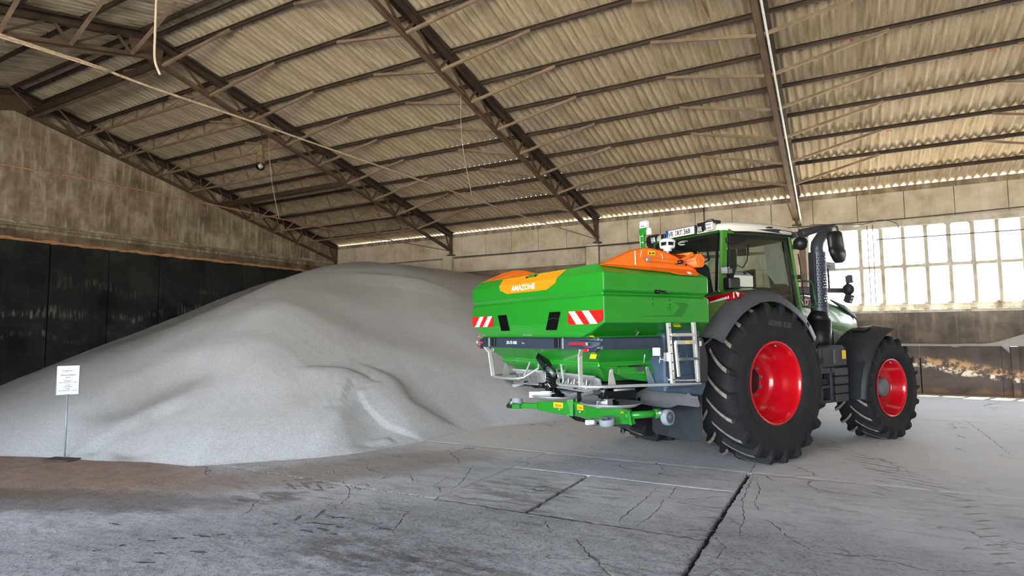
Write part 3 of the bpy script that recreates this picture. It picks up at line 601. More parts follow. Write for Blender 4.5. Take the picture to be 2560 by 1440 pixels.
CRACKS = [(0.014, [(-4.97, 7.06), (-4.64, 6.74), (-4.45, 6.59), (-4.33, 6.37), (-4.21, 6.38)]), (0.014, [(-4.11, 6.39), (-3.8, 5.67), (-3.74, 5.53), (-3.71, 5.25), (-3.74, 5.18)]), (0.014, [(-4.08, 5.86), (-4.01, 5.57), (-3.99, 5.41), (-3.82, 5.29), (-3.69, 5.08), (-3.62, 4.91), (-3.44, 4.95), (-3.22, 4.95), (-2.97, 4.95), (-2.73, 4.97), (-2.59, 4.97)]), (0.014, [(-5.05, 5.12), (-4.88, 4.99), (-4.62, 4.79), (-4.48, 4.62), (-4.37, 4.37)]), (0.014, [(-5.33, 5.78), (-5.15, 5.66), (-4.89, 5.57)]), (0.014, [(-3.95, 4.5), (-3.78, 4.51), (-3.63, 4.51), (-3.58, 4.37), (-3.63, 4.25), (-3.65, 4.09), (-3.59, 3.99)]), (0.014, [(-3.63, 4.51), (-3.45, 4.15), (-3.39, 4.01)]), (0.014, [(-2.46, 4.94), (-2.34, 4.8), (-2.19, 4.59)]), (0.014, [(-1.94, 4.54), (-1.81, 4.38), (-1.72, 4.23), (-1.6, 4.14)]), (0.014, [(-4.48, 5.63), (-4.3, 5.42)]), (0.014, [(-4.93, 3.7), (-4.98, 3.83), (-5.16, 4.05), (-5.39, 4.34)]), (0.014, [(-4.75, 4.48), (-4.5, 4.5), (-4.14, 4.51)]), (0.014, [(-1.95, 4.54), (-1.77, 4.29), (-1.59, 4.17), (-1.39, 4.11)]), (0.014, [(-1.8, 6.4), (-1.78, 5.91), (-1.8, 5.46), (-1.79, 5.1)]), (0.014, [(-1.63, 6.58), (-1.61, 6.24), (-1.58, 6.04)]), (0.014, [(-1.63, 5.98), (-1.58, 5.67), (-1.59, 5.36), (-1.62, 5.07)]), (0.014, [(-0.82, 6.24), (-0.75, 5.99)]), (0.014, [(-0.97, 7.41), (-0.96, 6.91), (-0.94, 6.33), (-0.84, 5.68), (-0.83, 5.33), (-0.78, 5.14)]), (0.014, [(-0.43, 5.32), (-0.29, 5.11), (-0.0, 5.12), (0.24, 5.12), (0.4, 5.04), (0.81, 5.22)]), (0.014, [(1.83, 13.62), (1.84, 12.27), (1.83, 10.92), (1.82, 9.86)]), (0.014, [(-0.98, 5.09), (-0.87, 4.9), (-0.88, 4.62)]), (0.014, [(-2.58, 4.99), (-2.2, 4.99), (-1.75, 4.98), (-1.59, 4.97)]), (0.014, [(-2.53, 7.27), (-2.42, 7.08), (-2.16, 7.03)]), (0.014, [(-0.57, 7.21), (-0.15, 6.97), (0.35, 6.98)]), (0.014, [(-0.93, 7.32), (-0.83, 6.72), (-0.82, 6.24)]), (0.014, [(-0.68, 5.76), (-0.57, 5.58), (-0.4, 5.24)])]
mb = MB(); rnd = random.Random(11)
for wd, P in CRACKS:
    pts = []
    for (ax, ay), (bx, by) in zip(P[:-1], P[1:]):
        n = max(1, int(math.hypot(bx-ax, by-ay)/.05))
        for i in range(n): pts.append((ax+(bx-ax)*i/n+rnd.uniform(-.012, .012), ay+(by-ay)*i/n+rnd.uniform(-.012, .012)))
    pts.append(P[-1]); q0, q1 = [], []
    for i, (x, y) in enumerate(pts):
        a = pts[max(0, i-1)]; b = pts[min(len(pts)-1, i+1)]; tx, ty = b[0]-a[0], b[1]-a[1]; L_ = math.hypot(tx, ty) or 1; h_ = wd*.38*rnd.uniform(.3, 1.2)*(math.sin(PI*(i+.5)/len(pts))**.4)
        z = .001+(fz(x, y) if y < 7.5 else 0); q0.append((x-ty/L_*h_, y+tx/L_*h_, z)); q1.append((x+ty/L_*h_, y-tx/L_*h_, z))
    n = len(pts); mb.add(q0+q1, [(i, i+1, n+i+1, n+i) for i in range(n-1)])
mb.build('dirt_filled_crack', 'crack_dirt', floor, kind='stuff')
#%%HEAP
# ---------------------------------------------------------------- the heap
TOE = [(-19.4, 6.25), (-17.5, 5.2), (-15.0, 4.35), (-12.5, 3.95), (-10.4, 3.96), (-9.67, 4.22), (-8.74, 4.42), (-8.07, 4.67), (-7.29, 4.77), (-6.92, 5.18), (-6.59, 5.53), (-6.24, 5.9),
       (-5.97, 6.37), (-5.83, 7.06), (-5.71, 7.48), (-5.64, 8.55), (-5.44, 9.21), (-5.13, 9.66), (-4.68, 10.42), (-4.3, 12), (-4.1, 14.5), (-4.0, 19.2)]
def toe_dist(x, y):
    best = 1e9; sgn = 1
    for (x0, y0), (x1, y1) in zip(TOE[:-1], TOE[1:]):
        dx, dy = x1-x0, y1-y0; t = max(0, min(1, ((x-x0)*dx+(y-y0)*dy)/(dx*dx+dy*dy)))
        d = math.hypot(x-x0-t*dx, y-y0-t*dy)
        if d < best: best = d; sgn = 1 if (dx*(y-y0)-dy*(x-x0)) > 0 else -1
    return best*sgn
def sst(a, b, v): v = max(0, min(1, (v-a)/(b-a))); return v*v*(3-2*v)
def seg(x, y, a, b):
    dx, dy = b[0]-a[0], b[1]-a[1]; t = ((x-a[0])*dx+(y-a[1])*dy)/(dx*dx+dy*dy); tc = max(0, min(1, t))
    side = (dx*(y-a[1])-dy*(x-a[0]))/math.hypot(dx, dy); return math.hypot(x-a[0]-tc*dx, y-a[1]-tc*dy), tc, side
def heap_raw(x, y):
    d = toe_dist(x, y)
    if d < 0: return .28*d
    k = .41+.17*sst(-15.5, -9, x)
    m = 4.42-.02*max(0, x+17)**1.2*.5
    h = k*d
    h = h if h < m-1 else m-1+ (1-math.exp(-(h-m+1)/1.0))*1.0
    return h
CG = .45; cnx, cny = int(16.2/CG)+8, int(16/CG)+10; cx0, cy0 = XW-.6, 2.6
raw = [[max(-.2, heap_raw(cx0+i*CG, cy0+j*CG)) for i in range(cnx)] for j in range(cny)]
for _ in range(5):
    raw = [[sum(raw[min(max(j+b, 0), cny-1)][min(max(i+a, 0), cnx-1)]*w_ for a, b, w_ in ((0, 0, .36), (1, 0, .16), (-1, 0, .16), (0, 1, .16), (0, -1, .16))) for i in range(cnx)] for j in range(cny)]
def heap_z(x, y):
    d = toe_dist(x, y)
    if d < 0: return .28*d
    u, v = (x-cx0)/CG, (y-cy0)/CG; i, j = int(u), int(v); u -= i; v -= j
    sm = (raw[j][i]*(1-u)+raw[j][i+1]*u)*(1-v)+(raw[j+1][i]*(1-u)+raw[j+1][i+1]*u)*v
    k = sst(.2, 1.8, d); h = heap_raw(x, y)*(1-k)+sm*k
    h += (.05*noise.noise((x*.6, y*.6, 3))+.012*noise.noise((x*2.2, y*2.2, 3)))*min(1, d)
    return h + extra(x, y, d)
def pline(x, y, P):
    best = None; tot = sum(math.dist(a, b) for a, b in zip(P[:-1], P[1:])); acc = 0
    for a, b in zip(P[:-1], P[1:]):
        L = math.dist(a, b); q, t, sd = seg(x, y, a, b)
        if best is None or q < best[0]: best = (q, (acc+max(0, min(1, t))*L)/tot, sd)
        acc += L
    return best
def extra(x, y, d):
    e = 0
    if -11.6 < x < -4 and y < 15:
        for P, wd, dep, kind, sg in FEAT:
            q, t, sd = pline(x, y, P)
            if q > wd*3.2: continue
            f = math.sin(PI*max(0, min(1, t)))**1.1 if 0 < t < 1 else 0
            sd = sd*sg
            if kind == 'scarp':
                if sd > 0: e += dep*f*(q/wd)*math.exp(1-q/wd)
            elif kind == 'ridge': e += dep*max(f, 0)*math.exp(-(q/wd)**2)
            else: e += dep*math.exp(-(q/wd)**2)
    return e*min(1, d/.2)
FEAT = [([(-7.95, 6.90), (-7.68, 7.45), (-7.46, 7.75), (-7.23, 7.85), (-6.99, 7.86), (-6.77, 7.86)], .30, .12, 'scarp', -1),
    ([(-7.66, 8.0), (-7.39, 8.25), (-7.14, 8.4), (-6.92, 8.42), (-6.64, 8.3), (-6.44, 8.2), (-6.1, 8.38), (-5.65, 8.57)], .30, .14, 'scarp', -1),
    ([(-6.77, 7.25), (-6.66, 6.83), (-6.5, 6.33), (-6.4, 5.88)], .16, .07, 'ridge', 1), ([(-6.35, 7.0), (-6.1, 6.7)], .35, -.08, 'dent', 1),
    ([(-6.08, 7.1), (-5.85, 7.02)], .12, .06, 'scarp', -1), ([(-9.0, 5.35), (-8.76, 5.04), (-8.55, 4.7), (-8.38, 4.5)], .22, -.10, 'dent', 1), ([(-9.15, 4.95), (-9.11, 4.5)], .16, -.05, 'dent', 1),
    ([(-9.95, 5.5), (-9.6, 6.2)], .5, -.20, 'dent', 1), ([(-11.2, 11.2), (-10.4, 12.1), (-9.6, 12.9), (-9.0, 13.3), (-8.6, 13.4)], .25, .07, 'scarp', -1),
    ([(-6.1, 10.6), (-5.69, 10.17), (-5.39, 9.84), (-5.14, 9.69)], .25, .07, 'scarp', 1), ([(-9.9, 8.2), (-8.3, 8.5), (-7.2, 9.6)], .7, .10, 'dent', 1), ([(-9.6, 6.7), (-8.9, 7.0), (-8.1, 6.6)], .6, .08, 'dent', 1)]
#%%FEAT
def grid(u0, u1, du): n = max(1, int(round((u1-u0)/du))); return [u0+(u1-u0)*i/n for i in range(n+1)]
xs_ = grid(XW+.06, -11.5, .16)[:-1]+grid(-11.5, -8.2, .075)[:-1]+grid(-8.2, -5.0, .04)[:-1]+grid(-5.0, -3.9, .08); ys_ = grid(3.5, 9.2, .04)[:-1]+grid(9.2, 13.5, .08)[:-1]+grid(13.5, YN-.14, .14)
vs = []; 
for y in ys_:
    for x in xs_:
        vs.append((x, y, heap_z(x, y)))
nx = len(xs_); fs = []
for j in range(len(ys_)-1):
    for i in range(nx-1):
        q = (j*nx+i, j*nx+i+1, (j+1)*nx+i+1, (j+1)*nx+i)
        if max(vs[k][2] for k in q) > -.02: fs.append(q)
mb = MB(); mb.smooth = True; mb.add([(a, b, c+.004*noise.noise((a*9, b*9, 1))) for a, b, c in vs], fs)
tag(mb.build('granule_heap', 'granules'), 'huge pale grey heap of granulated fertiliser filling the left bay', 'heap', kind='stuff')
# second small heap behind the retaining wall, sunlit
mb = MB(); mb.smooth = True; vs = []; X2 = grid(-5.2, 6.5, .15); Y2 = [18.43]+grid(18.44, YN-.01, .04)
for x in X2: vs.append((x, 18.43, .9))
for y in Y2[1:]:
    for x in X2:
        e_ = sst(18.42, 18.54, y); vs.append((x, y, 1.205+.055*e_+.02*noise.noise((x*2, y*2, 0))*e_+(.30*sst(3.0, 4.1, x)*(1-.4*sst(5.5, 6.5, x))*e_)-.15*sst(18.55, 18.9, y)))
n2 = len(X2); mb.add(vs, [(j*n2+i, j*n2+i+1, (j+1)*n2+i+1, (j+1)*n2+i) for j in range(len(Y2)-1) for i in range(n2-1)])
tag(mb.build('granule_heap', 'granules'), 'small sunlit pale heap lying behind the low retaining wall', 'heap', kind='stuff')

#%%SIGN
# ---------------------------------------------------------------- sign on a post in front of the heap
simple('sign_white', srgb(244, 248, 252), .4, var=.02); simple('sign_ink', srgb(24, 26, 34), .6, var=.02); simple('sign_blue', srgb(120, 176, 226), .5, var=.05)
simple('post_grey', srgb(150, 160, 168), .5, .2); simple('base_dark', srgb(84, 74, 74), .8)
sx_, sy_ = -9.33, 4.27
ang = math.atan2(sy_, sx_)                  # board faces the visitor
fx = Vector((-math.sin(ang), math.cos(ang), 0)); fx = fx if fx.x > 0 else -fx; fy = Vector((-sx_, -sy_, 0)).normalized()
t = empty('sign', (sx_, sy_, 0), label='white information sign on a thin grey post at the foot of the heap', cat='sign'); t['off'] = (sx_, sy_, 0)
c0 = Vector((sx_, sy_, 1.058))
b = MB(); b.prism([c0+fx*a+Vector((0, 0, z)) for a, z in ((-.128, -.2), (.128, -.2), (.128, .2), (-.128, .2))], -fy*.02); b.build('sign_frame', 'post_grey', t, .004)
b = MB(); b.prism([c0+fy*.001+fx*a+Vector((0, 0, z)) for a, z in ((-.12, -.19), (.12, -.19), (.12, .195), (-.12, .195))], fy*.002); b.build('sign_board', 'sign_white', t)
MB().cyl((sx_, sy_, .02), (sx_, sy_, .87), .011, 10).build('post', 'post_grey', t)
MB().cbox((sx_+.05, sy_-.06, .012), (.44, .2, .014), R(15)).build('base_plate', 'base_dark', t, .004)
for z in (.152, .108, -.172):
    b = MB(); b.prism([c0+fy*.004+fx*a+Vector((0, 0, z+q)) for a, q in ((-.118, 0), (.118, 0), (.118, .004), (-.118, .004))], fy*.001); b.build('printed_line', 'sign_blue', t)
for s_, z, sz in (('Düngerbox 1', .121, .029), ('Kalkammonsalpeter', .064, .027), ('(KAS)', .030, .027), ('Düngemittel mit', -.012, .0175), ('Calciumcarbonat (27% N + 4 MgO)', -.033, .0175), ('27,0% N', -.072, .0175), ('Gesamtstickstoff', -.093, .0175), ('4% MgO', -.124, .0175), ('Gesamtmagnesiumoxid  s. 2,4% MgO', -.145, .0165)):
    text(s_, 'printed_text', sz, 'sign_ink', c0+fy*.004+Vector((0, 0, z)), fx, (0, 0, 1), t, .0006, 'CENTER', .82, .0004)
#%%TRACTOR
# ---------------------------------------------------------------- tractor (x forward, y left, z up from the rear axle)
simple('paint_green', srgb(58, 120, 34), .28, 0, .03, 3, coat=.5); simple('green_dark', srgb(38, 84, 30), .35, 0, .05, 3)
simple('rubber', srgb(40, 40, 43), .8, 0, .22, 5, bump=.15, spec=.3); simple('tyre_print', srgb(62, 60, 60), .8); simple('rubber_dust', srgb(150, 142, 132), .95, 0, .35, 16, spec=.2)
simple('rim_red', srgb(204, 12, 28), .22, .0, .04, 3, coat=.6); simple('plastic_grey', srgb(74, 76, 82), .55, 0, .08, 6, bump=.1, bscale=200); simple('plastic_dark', srgb(44, 46, 52), .5, 0, .1, 6)
simple('plastic_black', srgb(20, 20, 22), .45, 0, .1, 6); simple('roof_white', srgb(226, 222, 214), .3, 0, .03, 2, coat=.3); simple('steel_bright', srgb(190, 192, 196), .28, .85, .1, 10)
simple('steel_dull', srgb(122, 124, 130), .45, .6, .15, 8); simple('hub_grey', srgb(112, 118, 122), .5, .1, .1, 8); simple('light_clear', srgb(214, 224, 236), .15, .3, .15, 60)
simple('plate_white', srgb(240, 242, 240), .35, var=.01); simple('ink_black', srgb(14, 14, 16), .5); simple('plate_blue', srgb(20, 84, 170), .4); simple('seal_red', srgb(190, 40, 40), .4); simple('seal_grey', srgb(160, 164, 166), .4)
simple('tail_red', srgb(150, 8, 22), .15, var=.1, coat=.6); simple('led_white', srgb(226, 214, 216), .3); simple('sticker_yellow', srgb(236, 196, 30), .45, var=.06); simple('seat_grey', srgb(58, 60, 64), .8)
simple('interior_dark', srgb(28, 30, 32), .7); simple('box_cream', srgb(224, 226, 220), .5, var=.02); simple('brand_red', srgb(132, 30, 36), .4); simple('brand_silver', srgb(206, 206, 206), .35)
simple('amber', srgb(240, 140, 20), .25, var=.1); simple('perforated', srgb(84, 88, 100), .45, .4, .1, 10)
glassy('cab_glass', (.78, .88, .81, 1), .03)
TPOS = (-1.810, 8.796, 0.0); TROT = R(60.277)
def local(name, p, **kw):
    c, s_ = math.cos(TROT), math.sin(TROT)
    t = empty(name, (TPOS[0]+c*p[0]-s_*p[1], TPOS[1]+s_*p[0]+c*p[1], p[2]), TROT, **kw); t['off'] = p; return t
tr = local('tractor', (0.0, 0.0, 0.0), label='large green tractor with red wheels and white cab roof, parked on the dusty floor', cat='tractor')

def wheel(cx, cy, cz, rad, wid, rr, side, nl, lug, lt, steer=0, rw=.46, dish=.34, hub='flat', flat=.03):
    """side -1: outer face towards -y"""
    A = Vector((0, side, 0)); O = Vector((cx, cy, cz)); W = wid/2; base = rad-lug
    g = MB(); g.smooth = True
    prof = [(-W*.80, rr*1.02), (-W*.86, rr*1.06), (-W*.97, rr+(base-rr)*.28), (-W*1.0, rr+(base-rr)*.55), (-W*.95, rr+(base-rr)*.82), (-W*.84, base-.02), (-W*.55, base-.004), (0, base),
            (W*.55, base-.004), (W*.84, base-.02), (W*.95, rr+(base-rr)*.82), (W*1.0, rr+(base-rr)*.55), (W*.97, rr+(base-rr)*.28), (W*.86, rr*1.06), (W*.80, rr*1.02)]
    g.lathe(prof, O, A, 72, (1, 0, 0))
    for q in (.30, .36, .78):     # raised rings on the side wall
        r0 = rr+(base-rr)*q; yy = W*(.975 if q < .5 else .968)
        g.lathe([(yy-.004, r0-.008), (yy+.004, r0), (yy-.004, r0+.008)], O, A, 72, (1, 0, 0))
    g.smooth = False
    def P(y, r, a): return O + Vector((math.cos(a)*r, 0, math.sin(a)*r)) + Vector((0, y, 0))
    for s in (-1, 1):
        for i in range(nl):
            a0 = 2*PI*(i+(.5 if s > 0 else 0))/nl
            # path from the centre out over the shoulder; centre leads in rolling direction (towards -angle at the bottom)
            path = []
            for u, rr_, ad in ((.03, 0, 0), (.25, 0, .32), (.5, -.002, .62), (.75, -.006, .86), (.92, -.016, .98), (1.0, -.04, 1.02), (1.03, -.09, 1.03)):
                path.append((s*u*W, rad+rr_, a0+ad*nl_ang(W, rad), u))
            hw = lt/rad/2; rows = []
            for y, r, a, u in path:
                rb = base-.03 if u < .9 else base-.05-(.10 if u > 1.01 else .05 if u > .95 else 0)
                k = 1.0+.25*u; yb = y*(1.0 if u < .9 else .96)
                rows.append([P(yb, rb, a-hw*k*1.35), P(y, r, a-hw*k*.85), P(y, r, a+hw*k*.85), P(yb, rb, a+hw*k*1.35)])
            b = len(g.v); g.v += [tuple(p) for row in rows for p in row]
            for j in range(len(rows)-1):
                for k in range(3):
                    f = (b+j*4+k, b+j*4+k+1, b+(j+1)*4+k+1, b+(j+1)*4+k); g.f.append(f); g.m.append(1 if k == 1 and j < 4 else 0); g.sm.append(False)
            g.f.append((b+3, b+2, b+1, b)); g.m.append(0); g.sm.append(False)
            e = b+4*(len(rows)-1); g.f.append((e, e+1, e+2, e+3)); g.m.append(0); g.sm.append(False)
    zmin = .004
    g.v = [(x, y, z if z > zmin else zmin+(z-zmin)*.02) for x, y, z in g.v]
    wh = MB()
    ow = rw/2
    wh.lathe([(ow+.004, rr+.012), (ow+.012, rr), (ow+.006, rr-.014), (ow-.02, rr-.022), (ow-.05, rr-.034), (ow-.10, rr-.036), (ow-.13, rr-.05), (ow-.19, rr-.056), (ow-.21, rr-.07), (ow-dish*.7, rr-.078), (ow-dish, rr-.10), (ow-dish-.015, rr-.16), (ow-dish-.0, rr*.52), (ow-dish+.004, rr*.30), (ow-dish, 0.001)], O, A, 72, (1, 0, 0))
    wh.lathe([(ow-.02, rr+.01), (-ow, rr+.01), (-ow-.005, rr-.02), (-ow+.1, rr-.05), (ow-dish-.03, rr-.11)], O, A, 48, (1, 0, 0))
    root = wh.build('wheel', 'rim_red', tr)
    g.build('tyre', ['rubber', 'rubber_dust'], root)
    h = MB()
    if hub == 'flat':
        h.lathe([(ow-dish+.004, .17), (ow-dish+.03, .165), (ow-dish+.035, .12), (ow-dish+.03, 0.001)], O, A, 28, (1, 0, 0)); h.build('hub', 'plastic_black', root)
        for k in range(10):
            a = 2*PI*k/10+.2; c = O+A*(ow-dish)+Vector((math.cos(a)*.215, 0, math.sin(a)*.215)); h2 = MB(); h2.cyl(c, c+A*.035, .017, 6); h2.cyl(c, c+A*.008, .026, 12); h2.build('wheel_bolt', 'hub_grey', root)
    else:
        h.lathe([(ow-dish, .21), (ow-dish+.03, .205), (ow-dish+.04, .15), (ow-dish+.13, .15), (ow-dish+.14, .135)], O, A, 32, (1, 0, 0)); h.build('hub', 'plastic_black', root)
        MB().lathe([(ow-dish+.12, .142), (ow-dish+.19, .138), (ow-dish+.205, .12), (ow-dish+.207, .001)], O, A, 32, (1, 0, 0)).build('hub_cap', 'hub_grey', root)
        for k in range(8):
            a = 2*PI*k/8+.3; c = O+A*(ow-dish)+Vector((math.cos(a)*.185, 0, math.sin(a)*.185)); MB().cyl(c, c+A*.04, .015, 6).build('wheel_bolt', 'steel_dull', root)
    MB().cyl(O+A*(ow-.03)+Vector((.02, 0, rr-.04)), O+A*(ow+.0)+Vector((.02, 0, rr-.055)), .008, 8).build('valve', 'steel_bright', root)
    return root
nl_ang = lambda W, rad: .82*W/rad
for s in (-1, 1):
    w_r = wheel(0, s*.945, .985, 1.015, .65, .512, s, 21, .055, .052, rw=.52, dish=.40)
    w_f = wheel(2.867, s*.905, .76, .785, .54, .425, s, 20, .048, .045, rw=.46, dish=.30, hub='cap')
    if s == -1:
        text('650/85 R38', 'tyre_lettering', .095, 'tyre_print', (-.20, -1.272, 1.71), (1, 0, -.1), (.1, 0, 1), w_r, .004, bold=.003)

# chassis and axles
MB().box(-.55, 2.0, -.28, .28, .62, 1.25).box(2.0, 3.35, -.2, .2, .72, 1.25).build('chassis', 'plastic_black', tr, .02)
b = MB(); b.cyl((0, -.8, .985), (0, .8, .985), .16, 16); b.box(-.3, .3, -.45, .45, .75, 1.3); b.build('rear_axle', 'plastic_black', tr)
b = MB(); b.cyl((2.867, -.8, .76), (2.867, .8, .76), .1, 12); b.box(2.7, 3.05, -.35, .35, .62, .9); b.build('front_axle', 'plastic_black', tr)
for s in (-1, 1):
    b = MB(); b.bar((-.35, s*.42, .55), (-1.25, s*.44, .62), .07, .1); b.build('lower_link', 'plastic_black', tr)
b = MB(); b.bar((-.45, 0, 1.25), (-1.3, 0, 1.2), .06); b.cyl((-.5, 0, 1.24), (-1.1, 0, 1.21), .04, 10); b.build('top_link', 'steel_dull', tr)

# hood
def hood_ring(x, hw, zt, zb, dip=0):
    r = []
    for k in range(17):
        a = PI*k/16; cx = math.cos(a); sy = math.sin(a)
        yy = hw*(abs(cx)**.55)*(1 if cx > 0 else -1); zz = zt-.38*(1-sy**.55)
        r.append((x, -yy, zz))
    r = [(x, -hw*1.0, zb)]+r+[(x, hw*1.0, zb)]
    return r
b = MB(); b.smooth = True
b.loft([hood_ring(1.22, .47, 2.30, 1.25), hood_ring(1.7, .475, 2.26, 1.25), hood_ring(2.3, .47, 2.19, 1.25), hood_ring(2.8, .455, 2.10, 1.22), hood_ring(3.15, .43, 2.02, 1.2), hood_ring(3.42, .37, 1.93, 1.15), hood_ring(3.58, .28, 1.80, 1.1), hood_ring(3.66, .2, 1.62, 1.05)])
hood = b.build('hood', 'paint_green', tr)
for s in (-1, 1):
    b = MB(); b.prism([(2.5, s*.478, 1.6), (2.95, s*.455, 1.52), (3.0, s*.452, 1.35), (2.5, s*.475, 1.3)], (0, s*.012, 0)); b.build('side_grille', 'plastic_black', hood)
    b = MB(); b.prism([(2.62, s*.37, 2.12), (3.0, s*.37, 2.03), (3.36, s*.345, 1.89), (3.38, s*.365, 1.80), (3.0, s*.43, 1.93)], (0, s*.03, .015)); b.build('headlight_strip', 'plastic_grey', hood, .008)
    b = MB(); b.prism([(1.28, s*.476, 1.98), (2.1, s*.478, 1.98), (2.1, s*.478, 2.13), (1.28, s*.476, 2.13)], (0, s*.004, 0)); b.build('name_strip', 'brand_red', hood)
text('FENDT', 'brand_lettering', .135, 'brand_silver', (1.52, -.487, 2.02), (1, 0, 0), (0, 0, 1), hood, .002, sx=1.1, bold=.004)
b = MB()
for i in range(5): b.box(3.60, 3.69, -.18, .18, 1.2+i*.09, 1.25+i*.09)
b.build('front_grille', 'plastic_black', hood)
b = MB(); b.box(3.35, 3.75, -.4, .4, .55, 1.0); b.build('front_weight', 'plastic_dark', tr, .05)

# cab: floor tub, pillars, panes, roof
TOPR = [(-.22, -.60), (-.205, -.64), (-.15, -.675), (.45, -.80), (.92, -.82), (1.05, -.74), (1.18, -.5), (1.24, -.2)]
def cabring(z):
    f = (2.95-z)/.9
    pts = [(x+(.17*f if x > .9 else (.17*f*max(0, x)/.9))-(.07*f if x < 0 else 0), y) for x, y in TOPR]
    return [(x, y, z) for x, y in pts]+[(x, -y, z) for x, y in pts[::-1]]
b = MB(); b.loft([cabring(1.3), cabring(1.72), cabring(2.02)]); b.build('cab_tub', 'plastic_black', tr)
def pane(name, ia, ib, z0, z1, mat='cab_glass', off=.0, zc=None):
    r0, r1 = cabring(z0), cabring(z1); b = MB(); n = len(r0)
    idx = list(range(ia, ib+1))
    b.smooth = True
    b.loft([[r0[i % n] for i in idx], [tuple((Vector(r0[i % n])+Vector(r1[i % n]))/2) for i in idx], [r1[i % n] for i in idx]], closed=False)
    return b.build(name, mat, tr)
n_ = 16
sidep = pane('side_window', 2, 4, 2.02, 2.93); pane('side_window', 11, 13, 2.02, 2.93)
pane('windscreen', 5, 10, 1.9, 2.93)
rg = cabring(2.05)[0]; rt = cabring(2.95)[0]
b = MB(); b.add([(rg[0], -.57, 2.05), (rg[0], .57, 2.05), (rt[0], .57, 2.94), (rt[0], -.57, 2.94)], [(0, 1, 2, 3)]); rwn = b.build('rear_window', 'cab_glass', tr)
def pillar(i, wd, dp, mat, z0=1.8, z1=2.97, name='cab_pillar', shift=(0, 0)):
    b = MB(); p0 = Vector(cabring(z0)[i]); p1 = Vector(cabring(z1)[i]); s = Vector((shift[0], shift[1], 0))
    pm = (p0+p1)/2; b.bar(p0+s, pm+s, wd, dp, (0, 1, 0)); b.bar(pm+s, p1+s, wd, dp, (0, 1, 0)); return b.build(name, mat, tr, .01)
for s, i in ((-1, 1), (1, 14)):
    r0, r1 = cabring(1.9), cabring(2.99); j = 2 if s < 0 else 13; k = 0 if s < 0 else 15
    b = MB(); b.loft([[r[k], r[i], r[j], (r[j][0], r[j][1]-s*.04, r[j][2]), (r[k][0]+.05, r[k][1]-s*.03, r[k][2])] for r in (r0, cabring(2.45), r1)]); b.build('rear_pillar', 'paint_green', tr, .008)
for s, i in ((-1, 4), (1, 11)): pillar(i, .05, .06, 'paint_green', shift=(.03, 0), name='front_pillar'); 
def frame_band(idx, z0, z1, out, mat, name):
    b = MB(); 
    for q in range(len(idx)-1):
        a0, a1 = Vector(cabring(z0)[idx[q]]), Vector(cabring(z0)[idx[q+1]]); c0, c1 = Vector(cabring(z1)[idx[q]]), Vector(cabring(z1)[idx[q+1]])
        nn = (a1-a0).cross(Vector((0, 0, 1))).normalized()*out; b.loft([[a0, a1, c1, c0], [a0+nn, a1+nn, c1+nn, c0+nn]])
    return b.build(name, mat, tr)
frame_band([2, 3, 4], 2.89, 2.94, .012, 'plastic_black', 'window_frame'); frame_band([2, 3, 4], 2.94, 3.0, .014, 'paint_green', 'roof_rail')
frame_band([11, 12, 13], 2.89, 2.94, .012, 'plastic_black', 'window_frame'); frame_band([11, 12, 13], 2.94, 3.0, .014, 'paint_green', 'roof_rail')
for s in (-1, 1):
    MB().bar((rg[0]-.006, s*.565, 2.05), (rt[0]-.006, s*.565, 2.93), .035, .02, (0, 1, 0)).build('window_seal', 'plastic_black', rwn)
    j = 2 if s < 0 else 13; MB().bar(Vector(cabring(2.02)[j])+Vector((.02, s*.008, 0)), Vector(cabring(2.93)[j])+Vector((.02, s*.008, 0)), .03, .02, (0, 1, 0)).build('window_seal', 'plastic_black', tr)
    j = 4 if s < 0 else 11; MB().bar(Vector(cabring(1.95)[j])+Vector((-.03, s*.008, 0)), Vector(cabring(2.93)[j])+Vector((-.03, s*.008, 0)), .045, .02, (0, 1, 0)).build('window_seal', 'plastic_black', tr)
MB().box(rt[0]-.015, rt[0]+.01, -.57, .57, 2.91, 2.96).build('window_seal', 'plastic_black', rwn); MB().box(rg[0]-.02, rg[0]+.01, -.57, .57, 2.03, 2.08).build('window_seal', 'plastic_black', rwn)
b = MB(); b.box(rt[0]-.03, rt[0], -.60, .60, 2.955, 2.99); b.build('roof_rail', 'green_dark', tr)
b = MB(); b.prism([(-.24, -.705, 2.80), (-.06, -.73, 2.80), (.08, -.75, 2.84), (.09, -.75, 2.88), (-.06, -.73, 2.87), (-.24, -.70, 2.87)], (0, -.03, 0)); b.build('hinge', 'plastic_black', tr, .005)
# roof
def roof_ring(k, z, dx=0):
    ps = [(-.23, 0), (-.23, -.40), (-.21, -.60), (-.12, -.70), (.1, -.80), (.55, -.87), (.95, -.87), (1.12, -.80), (1.26, -.55), (1.34, 0)]
    ps = ps+[(x, -y) for x, y in ps[-2:0:-1]]
    cx = .52; return [(cx+(x-cx)*k+dx, y*k, z+(.0)) for x, y in ps]
b = MB(); b.smooth = True
b.loft([roof_ring(.93, 2.955), roof_ring(.985, 2.975), roof_ring(1.0, 3.0), roof_ring(1.0, 3.035), roof_ring(.975, 3.075), roof_ring(.90, 3.11), roof_ring(.75, 3.135), roof_ring(.45, 3.15), roof_ring(.1, 3.155)])
roof = b.build('cab_roof', 'roof_white', tr)
b = MB(); b.loft([roof_ring(.985, 2.945, .012), roof_ring(.995, 2.972, .012)]); b.build('roof_underside', 'plastic_black', roof)
b = MB(); b.prism([(.25, -.83, 3.0), (.6, -.875, 3.03), (.95, -.878, 3.02), (1.12, -.80, 3.0), (1.1, -.82, 2.975), (.5, -.87, 2.985)], (0, -.012, 0)); b.build('roof_side_trim', 'plastic_dark', roof, .004)
b = MB(); b.box(.42, .5, -.90, -.85, 3.03, 3.045); b.build('roof_clip', 'plastic_black', roof)
